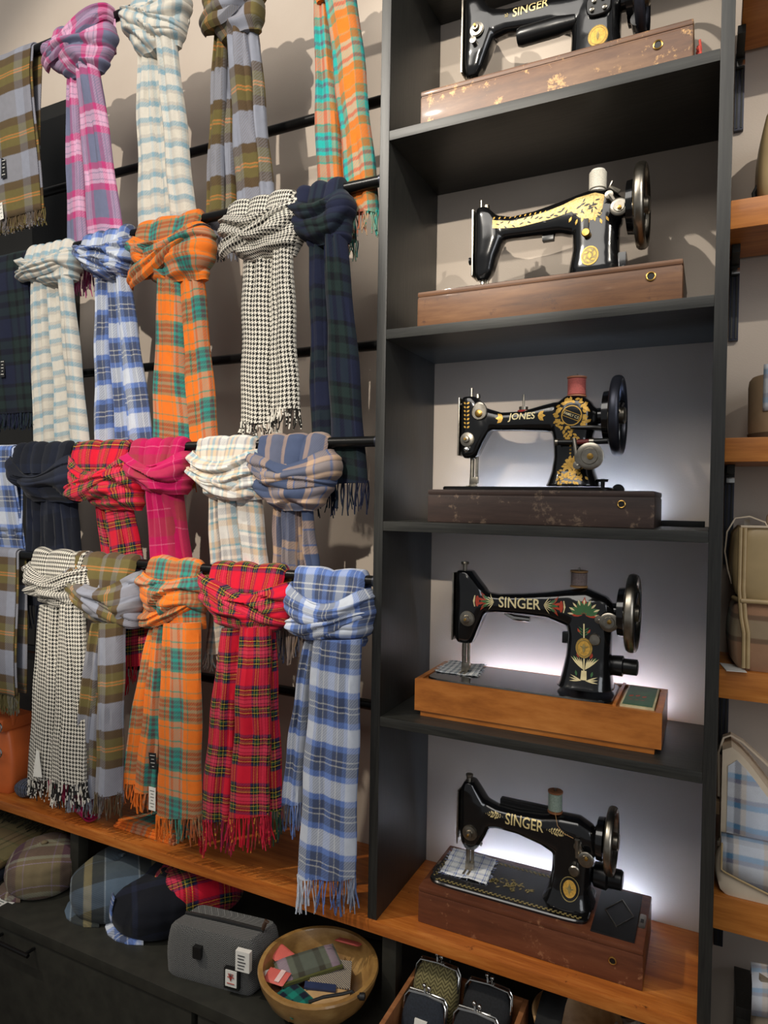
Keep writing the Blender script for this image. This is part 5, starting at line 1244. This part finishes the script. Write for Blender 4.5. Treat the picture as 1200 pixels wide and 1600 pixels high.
for e in range(13):
    ro, ur = [], []; c = A.lerp(B, e/12)
    for i in range(N+1):
        a = i/N*3.2*2*PI; r_ = .008+.022*i/N+.001*math.sin(e+i*.2); ro.append(c+b1_*r_*math.sin(a)+b2v*r_*math.cos(a)+ax*(.004*math.sin(i*.21) if e in (0, 12) else 0)); ur.append((e*.02, i*.003))
    rows.append(ro); uv.append(ur)
m = MB(); m.grid(rows, uv); o = m.build('roll', T['magenta'], rl); q = o.modifiers.new('t', 'SOLIDIFY'); q.thickness = .003
fs = thing('folded_scarf', 'folded orange tartan scarf lying on the plank behind the orange scarf fringe', 'scarf', (-.72, -.17, ZW))
for k in range(3):
    m = MB(); m.box(-.815+.004*k, -.60-.003*k, -.245+.004*k, -.08, ZW+.0005+.007*k, ZW+.007+.007*k, .003)
    m.uv = [(v.x, v.y) for v in m.v]; m.build('layer', T['orange'], fs)
# ------------------------------------------------------------------ bags on the wall shelves at the right
khaki_l = plain('olive_tan_leather', (176, 152, 110), .38, 0, .12, 14, .15); piping = plain('tan_piping', (186, 160, 116), .45, 0, .1, 40)
cream_l = plain('cream_leather', (222, 204, 178), .45, 0, .06, 30, .1); suede = plain('tan_suede', (164, 136, 104), .85, 0, .08, 40, .1)
tote_t = tartan('tan_grey_tweed', [((160, 124, 96), 60), ((150, 146, 120), 20)], [((150, 146, 122), 16), ((60, 60, 56), 9), ((166, 126, 98), 46), ((168, 128, 100), 20), ((150, 146, 122), 10)], tw=2200, twa=.2)
tote_s = tartan('grey_green_tweed', [((104, 108, 104), 30), ((66, 68, 68), 12)], None, tw=2200, twa=.2)
blue_t = tartan('sky_white_tweed', [((206, 212, 222), 14), ((44, 50, 74), 11), ((206, 190, 170), 9), ((196, 206, 222), 20)], [((222, 224, 228), 15), ((112, 166, 204), 10), ((150, 148, 164), 8), ((224, 222, 220), 14)], tw=2400, twa=.26, bright=1.0)
zt = -.279; tb = thing('tote_bag', 'leather and tweed tote bag on the pine wall shelf right of the bookcase', 'bag', (.78, -.10, zt))
xl, yf, yk = .668, -.172, -.05; zs_ = zt+.128; ztop = zt+.262
m = MB(); rbox(m, (xl, yf, 0), (.93, yf, 0), (xl-.008, yk, 0), (.93, yk, 0), zt+.0005, zs_, .02, .985, 10); m.build('tweed_base', tote_t, tb, auto=50)
m = MB(); rbox(m, (xl, yf-.001, 0), (.93, yf-.001, 0), (xl-.008, yk, 0), (.93, yk, 0), zs_, ztop, .01, 1.0, 10); m.build('leather_top', khaki_l, tb, auto=50)
m = MB(); m.tube([(xl-.004, yf+.03, zs_), (xl+.008, yf-.0065, zs_), (.80, yf-.0075, zs_), (.93, yf-.006, zs_)], .0045, 10); m.build('seam_band', piping, tb)
for dx in (.004, .011):
    m = MB(); m.tube([(xl+dx, yf-.004, ztop-.002), (xl+dx, yf-.005, zs_+.02), (xl+dx+.004, yf-.005, zs_-.03), (xl+dx+.009, yf-.005, zt+.07), (xl+dx+.010, yf-.004, zt+.006)], .0034, 8); m.build('piping', piping, tb)
m = MB(); m.tube([(xl+.004, yf-.002, ztop), (.80, yf-.003, ztop+.001), (.93, yf-.002, ztop)], .0022, 6); m.build('top_binding', cream_l, tb)
m = MB()
def ribbon(m, pts, w, th=.002, side=(0, 1, 0)):
    s = Vector(side)*w/2; rows = []
    P = [Vector(p) for p in pts]
    for i, p in enumerate(P):
        d = (P[min(i+1, len(P)-1)]-P[max(0, i-1)]).normalized(); nn = d.cross(s).normalized()*th/2
        rows.append([p-s-nn, p+s-nn, p+s+nn, p-s+nn])
    m.grid(rows, None, True, True)
ribbon(m, [(xl+.055, -.12, ztop-.01), (xl+.045, -.118, ztop+.008), (xl+.02, -.115, ztop+.018), (xl-.004, -.115, ztop+.014), (xl-.017, -.115, ztop-.012), (xl-.020, -.115, ztop-.05), (xl-.014, -.115, ztop-.085), (xl-.007, -.115, ztop-.11)], .020, .0025); m.build('strap', cream_l, tb)
m = MB(); ribbon(m, [(xl+.07+.018*math.cos(a), -.06, ztop+.012+.018*math.sin(a)) for a in [2*PI*i/18 for i in range(19)]], .014, .0025); m.build('handle_loop', suede, tb)
m = MB(); m.box(xl+.012, xl+.022, -.10, -.099, ztop-.005, ztop+.012); m.build('care_label', tag_white, tb, False)
t = thing('price_card', 'white price card on the wall shelf at the foot of the tote bag', 'card', (.66, -.16, zt))
m = MB(); P = [un(x, y, 2, zt+.001) for x, y in ((1123, 1036), (1156, 1040), (1167, 1051), (1135, 1049))]
for p in P: p.y = max(p.y, -.195); p.x = max(p.x, .6435)
m.add(P+[p+Vector((0, 0, .001)) for p in P], [(3, 2, 1, 0), (4, 5, 6, 7), (0, 1, 5, 4), (1, 2, 6, 5), (2, 3, 7, 6), (3, 0, 4, 7)]); o = m.build('card', tag_white, t, False)
# barrel bag, shelf above
zt = .144; x0 = un(1170, 620, 1, -.13).x
t = thing('barrel_bag', 'tan suede barrel bag with tweed front on the wall shelf above the tote', 'bag', (x0+.07, -.10, zt))
m = MB(); m.lathe((x0+.066, -.095, zt+.0004), Z, [(0, .060), (.003, .0635), (.02, .065), (.10, .066), (.112, .0645), (.118, .060), (.118, 0)], 48); m.build('body', suede, t)
rows, uv = [], []
for i in range(9):
    rows.append([(x0+.066+.0675*math.cos(a), -.095+.0675*math.sin(a), zt+.05+.085*i/8) for a in [-2.28+1.6*j/16 for j in range(17)]]); uv.append([(j*.008, i*.011) for j in range(17)])
m = MB(); m.grid(rows, uv); o = m.build('tweed_panel', blue_t, t); q = o.modifiers.new('t', 'SOLIDIFY'); q.thickness = .004
m = MB(); m.lathe((x0+.066, -.095, zt+.0), Z, [(.0006, .0638), (.012, .0662), (.0125, .0)], 48); m.build('base_band', plain('brown_suede', (96, 78, 60), .85), t)
zt = .573; x0 = un(1187, 260, 1, -.13).x
t = thing('leather_backpack', 'khaki leather bag just showing on the wall shelf at the right frame edge', 'bag', (x0+.08, -.09, zt))
m = MB(); rbox(m, (x0, -.165, 0), (x0+.2, -.165, 0), (x0, -.03, 0), (x0+.2, -.03, 0), zt+.0005, zt+.17, .03, .90); m.build('body', khaki_l, t, auto=50)
m = MB(); m.tube([(x0-.004, -.12, zt+.004), (x0-.007, -.12, zt+.03), (x0+.003, -.12, zt+.05)], .005, 8); m.build('strap', leather_b, t)
# two blue plaid bags, bottom shelf
zt = -.696
t = thing('clutch_bag', 'cream clutch with blue and white tweed flap in front on the lowest wall shelf', 'bag', (.76, -.15, zt))
xl = un(1126, 1390, 1, -.172).x; y0, y1 = -.174, -.135; zz = zt+.098
m = MB(); rbox(m, (xl, y0, 0), (.90, y0, 0), (xl, y1, 0), (.90, y1, 0), zt+.0005, zz, .03, .985); m.build('body', cream_l, t, auto=50)
m = MB(); rows, uv = [], []
for j in range(13):
    u = j/12; x = xl-.001+(.90-xl)*u; low = zt+.045-.30*(x-xl-.008) if x > xl+.008 else zt+.046
    low = max(low, zt+.004)
    rows.append([(x, y1-.004, zz+.003), (x, (y0+y1)/2, zz+.005), (x, y0-.003, zz+.002), (x, y0-.0055, zz-.01), (x, y0-.0065, (zz+low)/2), (x, y0-.0055, low)]); uv.append([(x, .03), (x, .02), (x, 0), (x, -.01), (x, (low-zz)/2), (x, low-zz)])
m.grid(rows, uv); o = m.build('flap', blue_t, t); q = o.modifiers.new('t', 'SOLIDIFY'); q.thickness = .0035
m = MB(); m.tube([(xl, y0-.006, zz), (xl, y0-.007, zt+.05), (xl+.006, y0-.0075, zt+.046)]+[(xl+.008+.02*i, y0-.0075, max(zt+.003, zt+.0445-.006*i)) for i in range(1, 8)], .0018, 6); m.build('flap_edge', piping, t)
m = MB(); m.box(xl-.008, xl, -.165, -.150, zz-.014, zz-.004, .001); m.build('side_tab', nickel, t)
t = thing('shoulder_bag', 'tall blue and white tweed shoulder bag with cream trim behind the clutch', 'bag', (.76, -.09, zt))
xl = un(1127, 1250, 1, -.12).x; y0, y1 = -.122, -.045
def top(x): return zt+.262-.055*(1-math.cos(min(1, max(0, (x-xl)/.13))*PI))/1.0
def body(off, y0_, y1_, z0_, inset, name, mat, parent, th):
    rows, uv = [], []
    for j in range(17):
        x = xl+inset+(.90-xl-inset)*j/16; tp = top(x)-inset*1.6 - (.022*max(0, 1-(x-xl-inset)/.016)**1.5 if inset else .012*max(0, 1-(x-xl)/.012)**2)
        r_, u_ = [], []
        for i in range(11): z = z0_+(tp-z0_)*i/10; r_.append((x, y0_-.010*math.sin(PI*i/10)*min(1, j/3), z)); u_.append((x-.012, z))
        for i in range(10, -1, -1): z = z0_+(tp-z0_)*i/10; r_.append((x, y1_, z)); u_.append((x, z+.02))
        rows.append(r_); uv.append(u_)
    m = MB(); m.grid(rows, uv, True, True); return m.build(name, mat, parent, auto=50)
body(0, y0, y1, zt+.0005, 0, 'body', cream_l, t, .01)
body(0, y0-.003, y0+.002, zt+.001, .010, 'tweed_front', blue_t, t, .01)
m = MB(); ribbon(m, [(xl-.004, -.085, zt+.15), (xl-.006, -.085, zt+.235), (xl+.002, -.085, zt+.265), (xl+.014, -.085, zt+.272), (xl+.035, -.085, zt+.262), (xl+.07, -.085, zt+.232), (xl+.12, -.085, zt+.19)], .018, .0035); m.build('strap', cream_l, t)
m = MB(); m.box(xl-.009, xl-.002, -.098, -.072, zt+.115, zt+.14, .001); m.build('strap_keeper', suede, t)
# dark box and little plaid bag low at the right
t = thing('black_box', 'black box standing below the lowest wall shelf at the right edge', 'box', (.70, -.08, ZC))
m = MB(); xb = un(1150, 1580, 1, -.14).x; m.box(xb, xb+.06, -.15, -.03, ZC+.0005, un(1150, 1572, 1, -.15).z, .002); m.build('box', cab_black, t)
m = MB(); m.box(xb-.001, xb+.061, -.151, -.029, un(1150, 1572, 1, -.15).z-.02, un(1150, 1572, 1, -.15).z+.001, .002); m.build('lid', black_wood, t)
xs_ = un(1174, 1560, 1, -.21).x; zt_ = un(1180, 1522, 1, -.21).z
t = thing('plaid_pouch_bag', 'grey bag with blue plaid flap low at the right frame edge', 'bag', (xs_+.05, -.2, ZC))
m = MB(); rbox(m, (xs_+.006, -.215, 0), (xs_+.14, -.215, 0), (xs_+.006, -.16, 0), (xs_+.14, -.16, 0), ZC+.0005, zt_-.004, .03, .97); m.build('body', plain('stone_leather', (140, 128, 110), .5), t, auto=50)
rows, uv = [], []
for j in range(9):
    x = xs_+.15*j/8; e = .010*max(0, 1-j/2.); rows.append([(x, -.158, zt_-.03), (x, -.17, zt_-e*.4), (x, -.195, zt_+.003-e), (x, -.219, zt_-.006-e), (x, -.222, zt_-.04+.02*j/8), (x, -.221, zt_-.068+.030*(j/8))]); uv.append([(x, .06), (x, .04), (x, .015), (x, -.01), (x, -.045), (x, -.07)])
m = MB(); m.grid(rows, uv); o = m.build('flap', blue_t, t); q = o.modifiers.new('t', 'SOLIDIFY'); q.thickness = .004
# ------------------------------------------------------------------ light: ceiling spots, added area fills, led bars behind the machines
def spot(name, loc, aim, power, col, size=55, blend=.6, r=.02):
    l = bpy.data.lights.new(name, 'SPOT'); l.energy = power; l.color = col; l.spot_size = math.radians(size); l.spot_blend = blend; l.shadow_soft_size = r
    o = bpy.data.objects.new(name, l); COL.objects.link(o); o.location = loc
    o.rotation_euler = (Vector(aim)-Vector(loc)).to_track_quat('-Z', 'Y').to_euler(); return o
def area(name, loc, aim, power, col, sx, sy):
    l = bpy.data.lights.new(name, 'AREA'); l.shape = 'RECTANGLE'; l.size = sx; l.size_y = sy; l.energy = power; l.color = col
    o = bpy.data.objects.new(name, l); COL.objects.link(o); o.location = loc
    o.rotation_euler = (Vector(aim)-Vector(loc)).to_track_quat('-Z', 'Y').to_euler(); return o
warm = (1, .88, .72); cool = (.92, .95, 1)
spot('ceiling_spot', (.25, -4.0, 1.72), (-.80, 0, .68), 480, (1, .92, .80), 35, .35, .03)
spot('ceiling_spot', (-1.0, -2.05, 1.95), (.36, 0, .90), 190, (1, .93, .82), 30, .7, .02)
spot('ceiling_spot', (2.0, -2.05, 1.85), (.40, 0, .85), 150, (1, .93, .82), 30, .7, .02)
spot('ceiling_spot', (-1.7, -1.7, 1.7), (-.05, -.33, -.95), 150, (1, .90, .76), 40, .7, .03)
area('room_fill', (-.2, -2.6, 2.3), (-.2, -.2, -.6), 46, (1, .95, .88), 2.5, 1.5)  # added soft fill from above, not a particular lamp
area('side_fill', (3.2, -3.0, .9), (0, 0, 0), 26, cool, 1.2, 2.0)  # added cool fill from the right for gloss highlights, no actual window
wd = bpy.data.worlds.new('room_ambience'); S.world = wd; wd.use_nodes = True
bg = wd.node_tree.nodes['Background']; bg.inputs[0].default_value = (.95, .97, 1, 1); bg.inputs[1].default_value = .20
S.view_settings.exposure = 0.0
